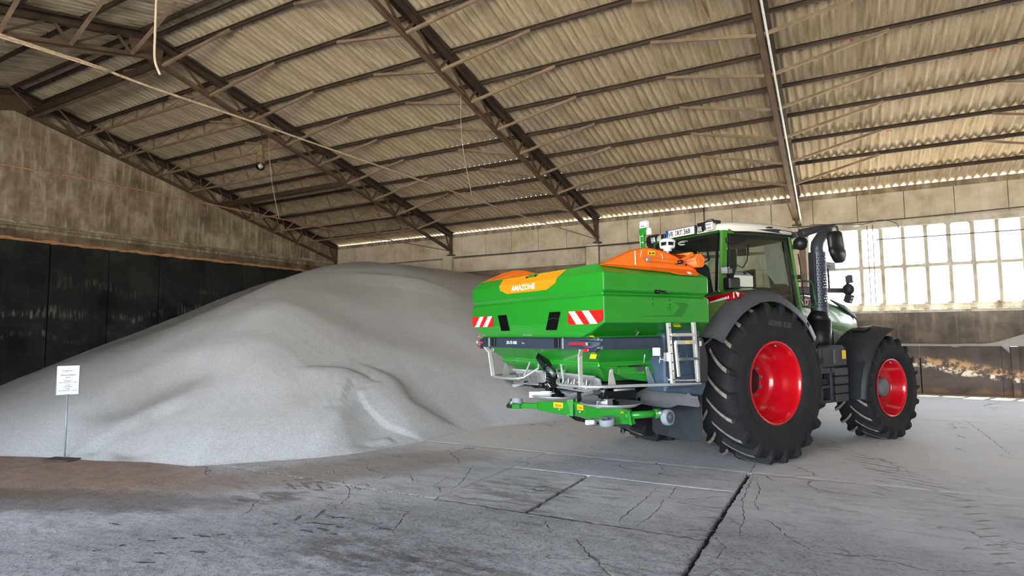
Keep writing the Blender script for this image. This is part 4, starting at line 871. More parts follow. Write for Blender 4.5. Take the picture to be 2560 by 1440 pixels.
# number plate at the rear edge of the roof
X0 = -.265
b = MB(); b.box(X0-.004, X0+.04, -.225, .335, 2.985, 3.115); b.build('plate_holder', 'plastic_black', roof, .006)
np_ = MB().box(X0-.010, X0-.004, -.213, .323, 2.994, 3.106).build('number_plate', 'plate_white', roof, .004)
b = MB(); b.box(X0-.0115, X0-.009, .272, .322, 2.996, 3.104); b.build('plate_blue_band', 'plate_blue', np_)
text('VR', 'plate_lettering', .098, 'ink_black', (X0-.011, .265, 3.015), (0, -1, 0), (0, 0, 1), np_, .001, sx=.72, bold=.001)
text('RT 368', 'plate_lettering', .098, 'ink_black', (X0-.011, .105, 3.015), (0, -1, 0), (0, 0, 1), np_, .001, sx=.84, bold=.001)
b = MB(); b.cyl((X0-.010, .125, 3.072), (X0-.0125, .125, 3.072), .012, 14); b.build('plate_seal', 'seal_red', np_)
b = MB(); b.cyl((X0-.010, .125, 3.03), (X0-.0125, .125, 3.03), .016, 14); b.build('plate_seal', 'seal_grey', np_)
b = MB(); b.box(X0-.0125, X0-.009, .287, .305, 3.01, 3.03); b.build('plate_letter', 'seal_grey', np_)
b = MB(); b.box(X0-.01, X0+.03, .35, .43, 2.99, 3.08); b.build('roof_lamp_socket', 'plastic_black', roof, .012)
def work_lamp(p, d, sz, parent, lens='light_clear', nm='work_lamp', round_=False, body='plastic_black'):
    p = Vector(p); d = Vector(d).normalized(); u = Vector((0, 0, 1)); s = d.cross(u).normalized(); u = s.cross(d); m = Matrix((d, s, u)).transposed()
    b = MB(); b.cbox(p-d*.03, (.06, sz, sz*.95), m); b.cbox(p-d*.07, (.04, sz*.7, sz*.7), m)
    for k in range(5): b.cbox(p-d*.062+s*(k-2)*sz*.17, (.06, .006, sz*.8), m)
    o = b.build(nm, body, parent, .006)
    MB().cbox(p+d*.003, (.008, sz*.86, sz*.82), m).build('lens', lens, o, .01)
    q = MB()
    for i in (-1, 0, 1):
        for j in (-1, 1): c = p+d*.008+s*i*sz*.26+u*j*sz*.2; q.cyl(c, c+d*.004, sz*.10, 8)
    q.build('led_cell', 'steel_bright', o)
    return o
work_lamp((-.27, -.305, 3.045), (-1, 0, -.1), .085, roof); work_lamp((-.30, -.49, 3.055), (-1, 0, -.1), .115, roof, 'plate_white', body='box_cream')
b = MB(); b.box(-.28, -.16, -.58, -.27, 3.09, 3.13); b.box(-.3, -.24, -.42, -.36, 3.02, 3.1); b.tube([(-.2, -.56, 3.1), (-.26, -.52, 3.15), (-.3, -.46, 3.14), (-.3, -.44, 3.1)], .008, 6); b.build('lamp_bracket', 'plastic_black', roof, .008)
b = MB(); b.box(-.2, -.02, .58, .84, 2.93, 3.12); b.build('lamp_bracket', 'plastic_black', roof, .04); work_lamp((-.24, .62, 3.02), (-1, .1, -.2), .10, roof)
MB().cyl((-.14, -.28, 3.1), (-.14, -.28, 3.36), .008, 8).build('antenna', 'plastic_black', roof)
# seat, wheel, monitors, box seen through the glass
b = MB(); b.box(.1, .55, -.27, .27, 1.75, 1.95); b.prism([(.02, -.25, 1.9), (.14, -.25, 1.9), (.02, -.22, 2.58), (-.06, -.22, 2.58)], (0, .5, 0)); b.build('seat', 'seat_grey', tr, .04)
b = MB(); b.tube([(.86+.17*math.cos(a)*.5, .19*math.sin(a), 2.22+.17*math.cos(a)*.85) for a in [2*PI*k/20 for k in range(20)]], .016, 6, closed=True); b.bar((.86, -.18, 2.22), (.86, .18, 2.22), .03); b.bar((.86, 0, 2.22), (1.08, 0, 1.9), .06); b.build('steering_wheel', 'interior_dark', tr)
b = MB(); b.cbox((.62, -.42, 2.34), (.04, .2, .34), R(-12)); b.bar((.6, -.42, 2.2), (.5, -.4, 1.95), .03); b.build('terminal', 'interior_dark', tr, .01)
b = MB(); b.cbox((.05, -.52, 2.62), (.05, .2, .26), R(20)); b.cbox((-.02, -.5, 2.42), (.1, .12, .16)); b.bar((.0, -.5, 2.5), (-.05, -.5, 2.0), .04); b.cbox((.22, -.6, 2.72), (.03, .12, .1), R(30)); b.build('monitor', 'interior_dark', tr, .01)
b = MB(); b.cbox((.3, -.64, 2.75), (.02, .02, .16)); b.tube([(.05, -.6, 2.55), (.2, -.62, 2.5), (.3, -.62, 2.6), (.3, -.64, 2.75)], .008, 6); b.build('monitor_arm', 'interior_dark', tr)
b = MB(); b.prism([(1.2, -.42, 1.9), (1.2, .42, 1.9), (1.05, .42, 2.15), (1.05, -.42, 2.15)], (-.18, 0, 0)); b.build('dashboard', 'interior_dark', tr, .03)
b = MB(); b.box(.24, .75, -.73, -.3, 1.85, 2.06); b.build('armrest', 'interior_dark', tr, .03)
b = MB(); b.prism([(-.16, -.775, 2.22), (.17, -.80, 2.22), (.17, -.80, 2.37), (-.16, -.775, 2.37)], (0, .16, 0)); bx_ = b.build('document_box', 'box_cream', tr, .004)
b = MB(); b.prism([(-.16, -.775, 2.37), (.17, -.80, 2.37), (.17, -.70, 2.44), (-.06, -.68, 2.44)], (0, .06, 0)); b.build('box_lid', 'seal_grey', bx_, .004)
MB().tube([(.06+.022*math.cos(a), -.757+.012*math.sin(a), 2.405+.012*math.sin(a)) for a in [2*PI*k/12 for k in range(12)]], .006, 6, closed=True).build('ring_handle', 'ink_black', bx_)
b = MB(); b.box(-.3, -.08, -.8, -.68, 2.18, 2.34); b.bar((-.25, -.72, 2.2), (-.12, -.76, 2.5), .05); b.build('rear_control_console', 'plastic_black', tr, .02)
work_lamp((-.40, -.80, 2.42), (-1, -.25, -.05), .10, tr); MB().bar((-.34, -.79, 2.42), (-.2, -.74, 2.42), .05).build('lamp_bracket', 'plastic_black', tr)
text('Agrar', 'window_lettering', .07, 'plate_white', (-.245, -.0, 2.895), (0, -1, .0), (0, 0, 1), rwn, .001, sx=1.0, bold=.002, shear=.3) if False else None
b = MB(); b.tube([(-.238, .03-.09*math.cos(a), 2.90+.028*math.sin(a)) for a in [2*PI*k/18*.8+.3 for k in range(18)]], .0045, 5); b.tube([(-.238, .045-.05*math.cos(a), 2.895+.016*math.sin(a)) for a in [2*PI*k/12*.9 for k in range(12)]], .004, 5); b.build('window_sticker', 'plate_white', rwn)
b = MB(); b.bar((-.25, -.38, 2.9), (-.27, -.45, 2.6), .018); b.bar((-.27, -.45, 2.6), (-.26, -.33, 2.57), .014); b.cyl((-.24, -.36, 2.92), (-.27, -.36, 2.92), .025, 10); b.build('rear_wiper', 'plastic_black', tr)

# rear fenders
def fender(s):
    out = [(-1.20, 1.585), (-1.08, 1.72), (-.94, 1.85), (-.78, 1.97), (-.60, 2.06), (-.38, 2.135), (-.15, 2.16), (.08, 2.135), (.28, 2.06), (.46, 1.97), (.62, 1.86), (.75, 1.73), (.86, 1.57)]
    def rows(y, k, dz=0): return [(-.17+(x+.17)*k, s*y, .95+(z-.95)*k+dz) for x, z in out]
    b = MB(); b.smooth = True
    A_, B_, C_, D_ = rows(1.06, 1.0), rows(1.19, .99), rows(1.255, .95), rows(1.285, .87)
    b.loft([A_, B_, C_, D_], closed=False); E_ = rows(1.272, .865); F_ = rows(1.235, .94); G_ = rows(1.06, .975)
    b.loft([D_, E_, F_, G_], closed=False); b.loft([G_, A_], closed=False)
    fo = b.build('rear_fender', 'plastic_grey', tr)
    g = MB(); g.smooth = True; rw_ = [rows(.60, 1.02), rows(.66, 1.03), rows(1.0, 1.02), rows(1.08, 1.002)]
    g.loft(rw_, closed=False); g.loft([rows(1.08, .98), rows(.60, .98), rows(.60, 1.02)], closed=False); g.smooth = False
    g.prism([(-.70, s*.60, 1.98), (-.84, s*.60, 1.93), (-.92, s*.60, 1.66), (-1.0, s*.6, 1.62), (-.88, s*.6, 1.74)], (0, s*.44, 0)); g.build('inner_fender', 'paint_green', fo)
    return fo
for s in (-1, 1):
    fo = fender(s)
    b = MB(); b.loft([[(-.80, s*.72, 1.93), (-.80, s*.72, 2.06), (-.77, s*.88, 2.075), (-.70, s*1.19, 2.115), (-.66, s*1.23, 2.10), (-.68, s*1.22, 2.035), (-.77, s*.90, 1.955)], [(-.60, s*.72, 1.93), (-.58, s*.72, 2.06), (-.56, s*.88, 2.075), (-.50, s*1.15, 2.10), (-.50, s*1.19, 2.09), (-.55, s*1.18, 2.03), (-.60, s*.90, 1.955)]]); tl = b.build('tail_light', 'tail_red', fo, .008)
    q = MB()
    for k in range(9):
        f_ = k/8; q.cbox((-.792+.10*f_, s*(.90+.22*f_), 1.995+.06*f_), (.02, .024, .014+.024*f_))
    q.cbox((-.692, s*1.165, 2.07), (.02, .012, .07)); q.build('led_strip', 'led_white', tl)
    b = MB(); b.box(-.97, -.85, min(s*.7, s*1.04), max(s*.7, s*1.04), 1.60, 1.68); b.build('reflector', 'tail_red', fo)
    b = MB(); b.cyl((-.84, s*.88, 1.84), (-.90, s*.88, 1.84), .03, 10); b.cyl((-.84, s*.98, 1.86), (-.90, s*.98, 1.86), .03, 10); b.cyl((-.84, s*.78, 1.83), (-.9, s*.78, 1.83), .03, 10); b.build('button_cluster', 'plastic_black', fo)
# front fenders
def ffender(s):
    arc = [(2.98, 1.66), (2.86, 1.665), (2.70, 1.62), (2.52, 1.54), (2.37, 1.43), (2.26, 1.31), (2.17, 1.18), (2.09, 1.02), (2.04, .86), (2.0, .66)]
    b = MB(); b.smooth = True
    top = [(x, s*(.60 if z > 1.0 else .60+.2*(1.0-z)/.34), z) for x, z in arc]; mid = [(x-.01, s*.92, z+.035*min(1, (z-.6)*2)) for x, z in arc]; ed = [(x, s*1.19, z-.01) for x, z in arc]; lip = [(x+.03, s*1.205, z-.035) for x, z in arc]
    b.loft([top, mid, ed, lip], closed=False); b.loft([[(x+.025, s*1.18, z-.03) for x, z in arc], [(x+.02, y, z-.02) for x, y, z in top]], closed=False)
    o = b.build('front_fender', 'plastic_dark', tr)
    b = MB(); b.loft([[(x-.03, s*y, z) for x, z in arc[6:]] for y in (.92, 1.13)], closed=False); b.loft([[(x-.005, s*y, z) for x, z in arc[6:]] for y in (1.14, .91)], closed=False); b.build('fender_flap', 'plastic_dark', o)
    b = MB(); b.cbox((2.62, s*.86, 1.635), (.16, .2, .025), Matrix.Rotation(-.35, 3, 'Y')); b.bar((2.6, s*.7, 1.6), (2.75, s*.45, 1.1), .05); b.build('fender_bracket', 'plastic_black', o, .005)
for s in (-1, 1): ffender(s)
# exhaust stack
ex = MB(); ex.cyl((1.70, -.75, 1.25), (1.70, -.75, 1.78), .165, 24); ex.tube([(1.70, -.75, 1.76), (1.71, -.75, 1.84), (1.73, -.75, 1.90)], [.165, .14, .11], 24); ex = ex.build('exhaust_stack', 'plastic_black', tr)
def guard():
    b = MB(); n = 40; rows = 44; r = .118; z0, z1 = 1.89, 2.79
    for i in range(n):
        if i > 34: continue
        for j in range(rows):
            a0, a1 = 2*PI*i/n+2.2, 2*PI*(i+1)/n+2.2; za, zb = z0+(z1-z0)*j/rows, z0+(z1-z0)*(j+1)/rows
            hole = 3 <= j < rows-3 and 1 <= i < 34 and ((i+ (j//2) % 2) % 2 == 0) and j % 2 == 0
            P = lambda a, z: (1.735+r*math.cos(a), -.75+r*math.sin(a), z)
            c = [P(a0, za), P(a1, za), P(a1, zb), P(a0, zb)]
            if not hole: b.add(c, [(0, 1, 2, 3)])
            else:
                m = [tuple(.2*Vector(q)+.8*(Vector(c[0])+Vector(c[1])+Vector(c[2])+Vector(c[3]))/4) for q in c]
                m = [tuple(Vector(c[k])*.22+(Vector(c[0])+Vector(c[1])+Vector(c[2])+Vector(c[3]))/4*.78) if False else tuple((Vector(c[k])*.75+(Vector(c[0])+Vector(c[1])+Vector(c[2])+Vector(c[3]))/4*.25)) for k in range(4)]
                b.add(c+m, [(k, (k+1) % 4, 4+(k+1) % 4, 4+k) for k in range(4)])
    return b
guard().build('heat_guard', 'perforated', ex)
MB().cyl((1.735, -.75, 1.9), (1.735, -.75, 2.8), .07, 16).build('inner_pipe', 'interior_dark', ex)
MB().tube([(1.74, -.75, 2.74), (1.74, -.75, 2.86), (1.76, -.75, 2.93), (1.84, -.76, 3.02), (1.95, -.77, 3.10), (2.0, -.77, 3.15)], [.088, .088, .088, .084, .08, .078], 18).build('exhaust_tip', 'perforated', ex)
b = MB(); b.box(1.585, 1.63, -.80, -.70, 2.05, 2.78); b.build('guard_plate', 'plastic_dark', ex, .01)
# side tank and steps
b = MB(); b.prism([(1.05, -1.1, 1.40), (1.35, -1.12, 1.43), (1.68, -1.12, 1.42), (1.74, -1.12, 1.34), (1.74, -1.12, 1.13), (1.05, -1.1, 1.1)], (0, .5, 0)); tk = b.build('side_tank', 'plastic_dark', tr, .02)
b = MB()
for i in range(4): b.box(1.42, 1.735-.004*i, -1.13, -.6, 1.11-.12*(i+1)+.008, 1.11-.12*i)
b.box(1.08, 1.40, -1.0, -.6, .66, 1.08); b.build('battery_box', 'plastic_dark', tk, .01)
b = MB(); b.box(1.07, 1.12, -1.12, -1.02, .64, 1.4); b.box(1.30, 1.36, -1.12, -1.02, .64, 1.12); b.box(1.10, 1.34, -1.12, -1.0, .84, .88); b.box(1.10, 1.34, -1.12, -1.0, .64, .68); b.box(1.10, 1.42, -1.12, -1.02, 1.04, 1.12); b.tube([(1.2, -1.05, .84), (1.22, -1.06, .76), (1.26, -1.05, .7)], .02, 6); b.build('tank_frame', 'plastic_dark', tk, .006)
MB().box(1.40, 1.415, -1.135, -1.12, 1.17, 1.36).build('tank_handle', 'steel_dull', tk); MB().box(1.62, 1.70, -1.128, -1.118, 1.23, 1.35).build('warning_sticker', 'sticker_yellow', tk)
MB().prism([(1.12, -1.09, 1.12), (1.16, -1.105, 1.12), (1.16, -1.105, 1.38), (1.12, -1.09, 1.38)], (0, -.01, 0)).build('tank_rib', 'plastic_dark', tk)
# mirror and arm, front handrail, lamp stalk
b = MB(); b.prism([(1.0, -.80, 3.02), (1.14, -.86, 3.03), (1.18, -.88, 2.95), (1.02, -.82, 2.94)], (0, -.10, 0)); b.tube([(1.12, -.90, 3.0), (1.3, -.97, 3.055), (1.5, -1.03, 3.10), (1.66, -1.08, 3.135)], [.065, .055, .04, .028], 10); mr = b.build('mirror_arm', 'plastic_dark', tr, .006)
MB().tube([(1.60, -1.07, 3.125), (1.70, -1.09, 3.125), (1.72, -1.09, 3.08), (1.72, -1.09, 3.0)], .014, 8).build('mirror_bracket', 'plastic_dark', mr)
b = MB(); rings = []
for z, x0, x1, o in ((3.035, 1.50, 1.66, 0), (3.02, 1.45, 1.70, 0), (2.95, 1.43, 1.72, 0), (2.86, 1.44, 1.74, 0), (2.78, 1.46, 1.75, 0), (2.775, 1.45, 1.77, 0), (2.70, 1.49, 1.785, 0), (2.62, 1.56, 1.74, 0), (2.59, 1.61, 1.68, 0)):
    rings.append([(x0, -1.10, z), (x0+.02, -1.16, z), (x1-.03, -1.18, z), (x1, -1.12, z), (x1-.02, -1.08, z), (x0+.02, -1.08, z)])
b.smooth = True; b.loft(rings); b.build('mirror_head', 'plastic_black', mr)
b = MB(); b.lathe([(0, .001), (0, .06), (.03, .085), (.09, .095), (.13, .085), (.16, .05), (.165, .001)], (.98, -.90, 2.86), (.6, -.4, -.1), 20); b.build('roof_camera_lamp', 'plastic_black', mr); MB().bar((1.06, -.92, 2.86), (1.08, -.9, 2.97), .05).build('lamp_bracket', 'plastic_black', mr)
MB().tube([(1.10, -.83, 2.33), (1.30, -.84, 2.34), (1.40, -.84, 2.335), (1.45, -.84, 2.29), (1.47, -.84, 2.15), (1.50, -.84, 2.03), (1.46, -.84, 1.975), (1.33, -.84, 1.96), (1.16, -.83, 1.98)], .014, 8).build('handrail', 'green_dark', tr)
b = MB(); b.tube([(1.10, -.86, 2.72), (1.14, -.875, 2.40), (1.17, -.875, 2.0)], .008, 6); b.box(1.09, 1.15, -.9, -.84, 2.36, 2.42); b.box(.99, 1.05, -.875, -.825, 2.78, 2.84); b.build('door_stay', 'plastic_black', tr)
b = MB(); b.bar((1.25, -.50, 2.22), (2.05, -.50, 2.24), .10, .12); b.bar((2.0, -.50, 2.25), (2.9, -.5, 2.27), .05, .075); b.bar((2.3, -.5, 2.22), (2.3, -.42, 2.1), .05); st = b.build('lamp_stalk', 'plastic_dark', tr, .012)
MB().lathe([(0, .001), (.0, .07), (.03, .09), (.08, .09), (.12, .06), (.13, .001)], (2.84, -.52, 2.285), (.8, -.4, 0), 18).build('mirror_pod', 'plastic_dark', st)
work_lamp((2.92, -.60, 2.455), (.3, -.9, .05), .13, st, 'plastic_dark', body='plastic_dark'); work_lamp((2.86, -.60, 2.12), (.1, -.9, -.35), .14, st, 'plastic_dark', body='plastic_dark')
MB().bar((2.86, -.54, 2.10), (2.90, -.54, 2.45), .035).build('lamp_bar', 'plastic_dark', st)
b = MB(); b.box(2.42, 2.7, -.46, -.45, 2.60, 2.72); b.build('front_plate', 'seal_grey', st); 
b = MB(); b.bar((2.5, -.455, 2.62), (2.45, -.49, 2.28), .02); b.box(2.40, 2.56, -.47, -.465, 2.645, 2.665); b.build('plate_bracket', 'plastic_black', st)
#%%SPREADER
# ---------------------------------------------------------------- fertiliser spreader on the rear linkage (same axes)
simple('spreader_green', srgb(34, 140, 36), .33, 0, .03, 3, coat=.4); simple('cover_orange', srgb(240, 118, 28), .42, 0, .05, 5); simple('panel_orange', srgb(248, 146, 20), .4, 0, .02, 5)
simple('bumper_slate', srgb(48, 58, 74), .5, 0, .06, 6, bump=.1, bscale=200); simple('tank_slate', srgb(62, 80, 100), .55, 0, .06, 6, bump=.1, bscale=200); simple('stainless', srgb(206, 206, 208), .28, .6, .08, 12); simple('alu', srgb(212, 210, 204), .35, .5, .08, 12)
simple('sign_red', srgb(232, 24, 20), .4, var=.03); simple('reflect_white', srgb(240, 242, 244), .35, var=.02); simple('gloss_black', srgb(14, 14, 15), .12, coat=.3); simple('flap_rubber', srgb(52, 56, 62), .7, 0, .15, 6)
simple('grey_sheet', srgb(128, 130, 134), .42, .45, .08, 14); simple('decal_dark', srgb(24, 112, 30), .4, var=.02); simple('caster_grey', srgb(146, 154, 162), .5); simple('caster_blue', srgb(84, 98, 120), .5); simple('lamp_red', srgb(214, 26, 40), .15, coat=.5)
simple('white_plastic', srgb(238, 240, 242), .35, var=.02)
spr = local('fertiliser_spreader', (-2.15, 0, 0), label='green and orange mounted fertiliser spreader hung on the back of the tractor', cat='spreader')
def rr(x0, x1, w0, z, c=.05): return [(x0+c, -w0, z), (x1-c, -w0, z), (x1, -w0+c, z), (x1, w0-c, z), (x1-c, w0, z), (x0+c, w0, z), (x0, w0-c, z), (x0, -w0+c, z)]
b = MB(); L = [(-2.90, -1.5, 1.07, 1.58, .1), (-2.915, -1.43, 1.17, 1.635, .02), (-2.925, -1.412, 1.395, 1.735, .012), (-2.925, -1.412, 1.395, 1.995, .012), (-2.90, -1.435, 1.345, 2.025, .012), (-2.925, -1.412, 1.395, 2.06, .012), (-2.925, -1.412, 1.395, 2.235, .012), (-2.86, -1.475, 1.24, 2.335, .012), (-2.83, -1.50, 1.21, 2.335, .012), (-2.83, -1.5, 1.21, 2.0, .012), (-2.4, -1.9, .9, 1.6, .012)]
b.loft([rr(*q) for q in L]); hop = b.build('hopper', 'spreader_green', spr, .006)
def funnel(s):
    def ring(x0, x1, y0, y1, z): return [(x0, s*y0, z), (x1, s*y0, z), (x1, s*y1, z), (x0, s*y1, z)]
    b = MB(); b.loft([ring(-2.88, -1.5, .0, 1.18, 1.60), ring(-2.86, -1.52, .0, 1.15, 1.47), ring(-2.68, -1.66, .01, 1.0, 1.315), ring(-2.69, -1.65, .005, 1.01, 1.30), ring(-2.69, -1.65, .02, 1.01, 1.272), ring(-2.46, -1.88, .22, .84, 1.10)])
    o = b.build('funnel', 'spreader_green', spr, .008)
    b = MB(); b.loft([[(-2.62, s*.55, 1.29), (-1.72, s*.55, 1.29), (-1.72, s*1.0, 1.29), (-1.80, s*1.04, 1.26), (-2.62, s*1.04, 1.27)], [(-2.55, s*.55, 1.20), (-1.66, s*.55, 1.2), (-1.66, s*1.02, 1.2), (-1.80, s*1.05, 1.17), (-2.50, s*1.05, 1.20)], [(-2.4, s*.55, 1.12), (-1.75, s*.55, 1.07), (-1.70, s*1.02, 1.06), (-1.80, s*1.04, 1.06), (-2.3, s*1.02, 1.13)]]); b.build('funnel_housing', 'spreader_green', o, .006)
    b = MB(); b.lathe([(0, .30), (.08, .31), (.085, .25), (0, .25)], (-2.15, s*.55, 1.02), (0, 0, 1), 32); b.build('dosing_ring', 'plastic_black', o)
    b = MB(); b.prism([(-1.84, s*1.06, 1.15), (-1.74, s*1.06, 1.25), (-1.66, s*1.06, 1.24), (-1.64, s*1.06, 1.16), (-1.73, s*1.06, 1.05)], (0, s*.012, 0)); b.build('end_cover', 'gloss_black', o, .004)
    b = MB(); b.prism([(-2.63, s*1.055, 1.285), (-2.48, s*1.055, 1.275), (-2.5, s*1.055, 1.21), (-2.56, s*1.055, 1.205)], (0, s*.01, 0)); b.build('bracket_plate', 'spreader_green', o)
    b = MB(); b.prism([(-2.60, s*1.07, 1.235), (-2.56, s*1.07, 1.235), (-2.52, s*1.08, 1.07), (-2.63, s*1.08, 1.07)], (0, s*.008, 0)); b.cyl((-2.575, s*1.07, 1.235), (-2.575, s*1.085, 1.235), .02, 12); b.build('hanger_plate', 'alu', o)
    b = MB(); b.prism([(-2.08, s*1.06, 1.25), (-2.04, s*1.06, 1.25), (-1.96, s*1.08, 1.07), (-2.06, s*1.08, 1.07)], (0, s*.008, 0)); b.cyl((-2.06, s*1.06, 1.245), (-2.06, s*1.08, 1.245), .018, 12); b.build('hanger_plate', 'steel_bright', o)
    b = MB(); b.box(-2.2, -2.11, min(s*1.056, s*1.062), max(s*1.056, s*1.062), 1.21, 1.26); b.build('hazard_label', 'plastic_grey', o)
    b = MB(); b.box(-2.30, -2.12, min(s*1.04, s*1.056), max(s*1.04, s*1.056), 1.262, 1.275); b.build('slot', 'gloss_black', o)
    return o
fun = {s: funnel(s) for s in (-1, 1)}
# cover
def cover(s):
    pts = [(-2.86, 2.325), (-2.75, 2.37), (-2.6, 2.43), (-2.487, 2.477), (-2.42, 2.494), (-2.338, 2.514), (-2.24, 2.528), (-2.164, 2.526), (-2.06, 2.515), (-1.955, 2.498), (-1.8, 2.452), (-1.68, 2.40), (-1.553, 2.345), (-1.50, 2.325)]
    y = s*1.30
    b = MB(); b.prism([(x, y-(0 if z < 2.34 else 0), z) for x, z in pts], (0, -s*.012, 0))
    o = b.build('cover_arch', 'cover_orange', spr, .003)
    b = MB(); rows = [[(x, y+s*.012, z) for x, z in pts], [(x, y-s*.035, z+.006) for x, z in pts]]; b.loft(rows, closed=False); b.loft([[(x, y-s*.035, z+.006) for x, z in pts], [(x, y-s*.035, z-.01) for x, z in pts]], closed=False); b.build('arch_rim', 'cover_orange', o)
    b = MB(); b.prism([(-2.86, s*1.275, 2.32), (-1.50, s*1.275, 2.325), (-1.545, s*1.378, 2.262), (-1.60, s*1.398, 2.245), (-1.855, s*1.398, 2.245), (-1.92, s*1.385, 2.258), (-1.96, s*1.36, 2.272), (-2.5, s*1.325, 2.292), (-2.84, s*1.285, 2.315)], (0, s*.012, .006)); b.build('skirt', 'cover_orange', o)
    b = MB(); b.bar((-2.42, y+s*.014, 2.34), (-2.42, y+s*.014, 2.485), .008, .006, (0, 1, 0)); b.build('stitched_seam', 'reflect_white', o)
    for x0, zz in ((-2.345, 2.46), (-2.03, 2.44)): MB().tube([(x0, y+s*.014, zz-.03), (x0+.01*(1 if x0 < -2.1 else 1), y+s*.014, zz), (x0+(.02 if x0 < -2.1 else -.012), y+s*.014, zz+.035)], .0035, 5).build('stitched_seam', 'reflect_white', o)
    MB().box(-2.24, -2.13, y+s*.013-.001, y+s*.013+.001, 2.452, 2.50).build('warning_sticker', 'sticker_yellow', o)
    b = MB(); b.prism([(-2.225, y+s*.015, 2.462), (-2.195, y+s*.015, 2.462), (-2.21, y+s*.015, 2.488)], (0, s*.001, 0)); b.box(-2.18, -2.145, y+s*.0142, y+s*.0152, 2.467, 2.48) if s > 0 else b.box(-2.18, -2.145, y+s*.0152, y+s*.0142, 2.467, 2.48); b.build('pictogram', 'ink_black', o)
    b = MB(); b.prism([(-1.72, s*1.372, 2.285), (-1.68, s*1.375, 2.285), (-1.675, s*1.40, 2.262), (-1.715, s*1.40, 2.262)], (0, s*.006, .003)); b.build('care_label', 'reflect_white', o)
    b = MB(); b.bar((-2.26, y+s*.03, 2.40), (-1.80, y+s*.035, 2.395), .034, .014, (0, 1, 0)); b.bar((-1.82, y+s*.035, 2.392), (-1.58, y+s*.04, 2.495), .034, .014, (0, 1, 0)); ar = b.build('folding_arm', 'cover_orange', o, .003)
    MB().cyl((-2.26, y+s*.01, 2.40), (-2.26, y+s*.05, 2.40), .026, 16).build('pivot', 'steel_bright', ar); MB().cyl((-1.81, y-s*.0, 2.392), (-1.81, y+s*.09, 2.392), .022, 16).build('pivot', 'gloss_black', ar)
    MB().cyl((-1.67, y+s*.013, 2.372), (-1.67, y+s*.018, 2.372), .012, 10).build('hole_plug', 'gloss_black', o)
    return o
for s in (-1, 1): cover(s)
b = MB(); b.smooth = True      # tarpaulin rolled up along the front edge
n = 26; P0, P1 = [], []
for k in range(n):
    a = 2*PI*k/n; r = .070+.008*math.sin(a*5)+.004*math.sin(a*9+1); P0.append((-1.50+r*math.cos(a), -1.37, 2.425+r*1.05*math.sin(a))); P1.append((-1.50+r*math.cos(a), 1.37, 2.425+r*1.05*math.sin(a)))
mid = [tuple(Vector(p).lerp(Vector(q), .5)+Vector((0, 0, .01))) for p, q in zip(P0, P1)]
b.loft([P0, mid, P1]); b.bar((-1.60, -1.34, 2.50), (-1.60, 1.34, 2.50), .035); roll = b.build('rolled_tarpaulin', 'cover_orange', spr)
b = MB(); sp = [(-1.50+(.008+.0075*a)*math.cos(a), -1.374, 2.425+(.008+.0075*a)*math.sin(a)) for a in [k*.35 for k in range(20)]]; b.tube(sp, .006, 5); b.build('roll_end', 'cover_orange', roll)
b = MB(); b.loft([[(-1.95, y, 2.49), (-1.72, y, 2.485), (-1.57, y, 2.50), (-1.50, y, 2.49)] for y in (-1.29, 0, 1.29)], closed=False); b.loft([[(-1.95, y, 2.482), (-1.72, y, 2.475), (-1.57, y, 2.49), (-1.50, y, 2.48)] for y in (1.29, -1.29)], closed=False); b.build('folded_sheet', 'cover_orange', roll)
# rear orange panel and lettering: the upper strip leans with the hopper rim
def xr(z): return -2.929 if z < 2.235 else -2.929+(z-2.235)*.65
poly = [(.62, 2.325), (.632, 2.238), (.615, 2.18), (.445, 2.126), (-.42, 2.12), (-.595, 2.185), (-.62, 2.238), (-.72, 2.325)]
b = MB()
lo = [p for p in poly if p[1] <= 2.238]; b.prism([(xr(2.2), y, z) for y, z in lo], (-.004, 0, 0))
b.prism([(xr(z)-.001, y, z) for y, z in ((.632, 2.238), (-.62, 2.238), (-.72, 2.325), (-.20, 2.325), (-.15, 2.29), (.02, 2.292), (.035, 2.325), (.62, 2.325))], (-.004, 0, 0)); op = b.build('rear_panel', 'panel_orange', hop)
text('AMAZONE', 'brand_lettering', .092, 'reflect_white', (xr(2.2)-.004, .335, 2.152), (0, -1, 0), (0, 0, 1), op, .001, sx=1.16, bold=.0024, shear=0)
b = MB(); b.cyl((-2.89, .03, 2.30), (-2.91, .03, 2.30), .012, 10); b.cyl((-2.89, -.16, 2.305), (-2.91, -.16, 2.305), .012, 10); b.build('rubber_stop', 'gloss_black', hop)
# warning panels with slanted stripes
for s in (-1, 1):
    y0, y1 = .80, 1.385; X = -2.93; zb, zt = 1.722, 1.862
    g = MB(); g.prism([(X, s*y0, zb+.035), (X, s*(y0+.035), zb), (X, s*(y1-.075), zb), (X, s*y1, zb+.045), (X, s*y1, zt), (X, s*(y0+.02), zt)], (-.003, 0, 0)); wp = g.build('warning_panel', 'sign_red', hop, label='red and white striped warning panel')
    for q in (.10, .33):
        p = [(y0+q-.075, zt-.002), (y0+q+.035, zt-.002), (y0+q+.175, zb+.002), (y0+q+.055, zb+.002)]
        g = MB(); g.prism([(X-.0035, s*a, z) for a, z in p], (-.001, 0, 0)); g.build('white_stripe', 'reflect_white', wp)
    g = MB(); g.prism([(X+.002, s*.47, 1.868), (X+.002, s*.68, 1.866), (X+.002, s*.597, 1.668), (X+.002, s*.393, 1.668)], (-.006, 0, 0)); g.build('sight_window', 'gloss_black', hop, .002)
    MB().cbox((-2.925, s*1.2, 1.60), (.004, .06, .012)).build('reflector', 'amber', hop)
MB().tube([(-2.9295, -.40+k*.0, 1.79+.008*math.sin(PI*k/8)) if False else (-2.9365, -.44-.2*k/8, 1.785+.014*math.sin(PI*k/8)) for k in range(9)], .0025, 5).build('window_rib', 'plastic_grey', hop)
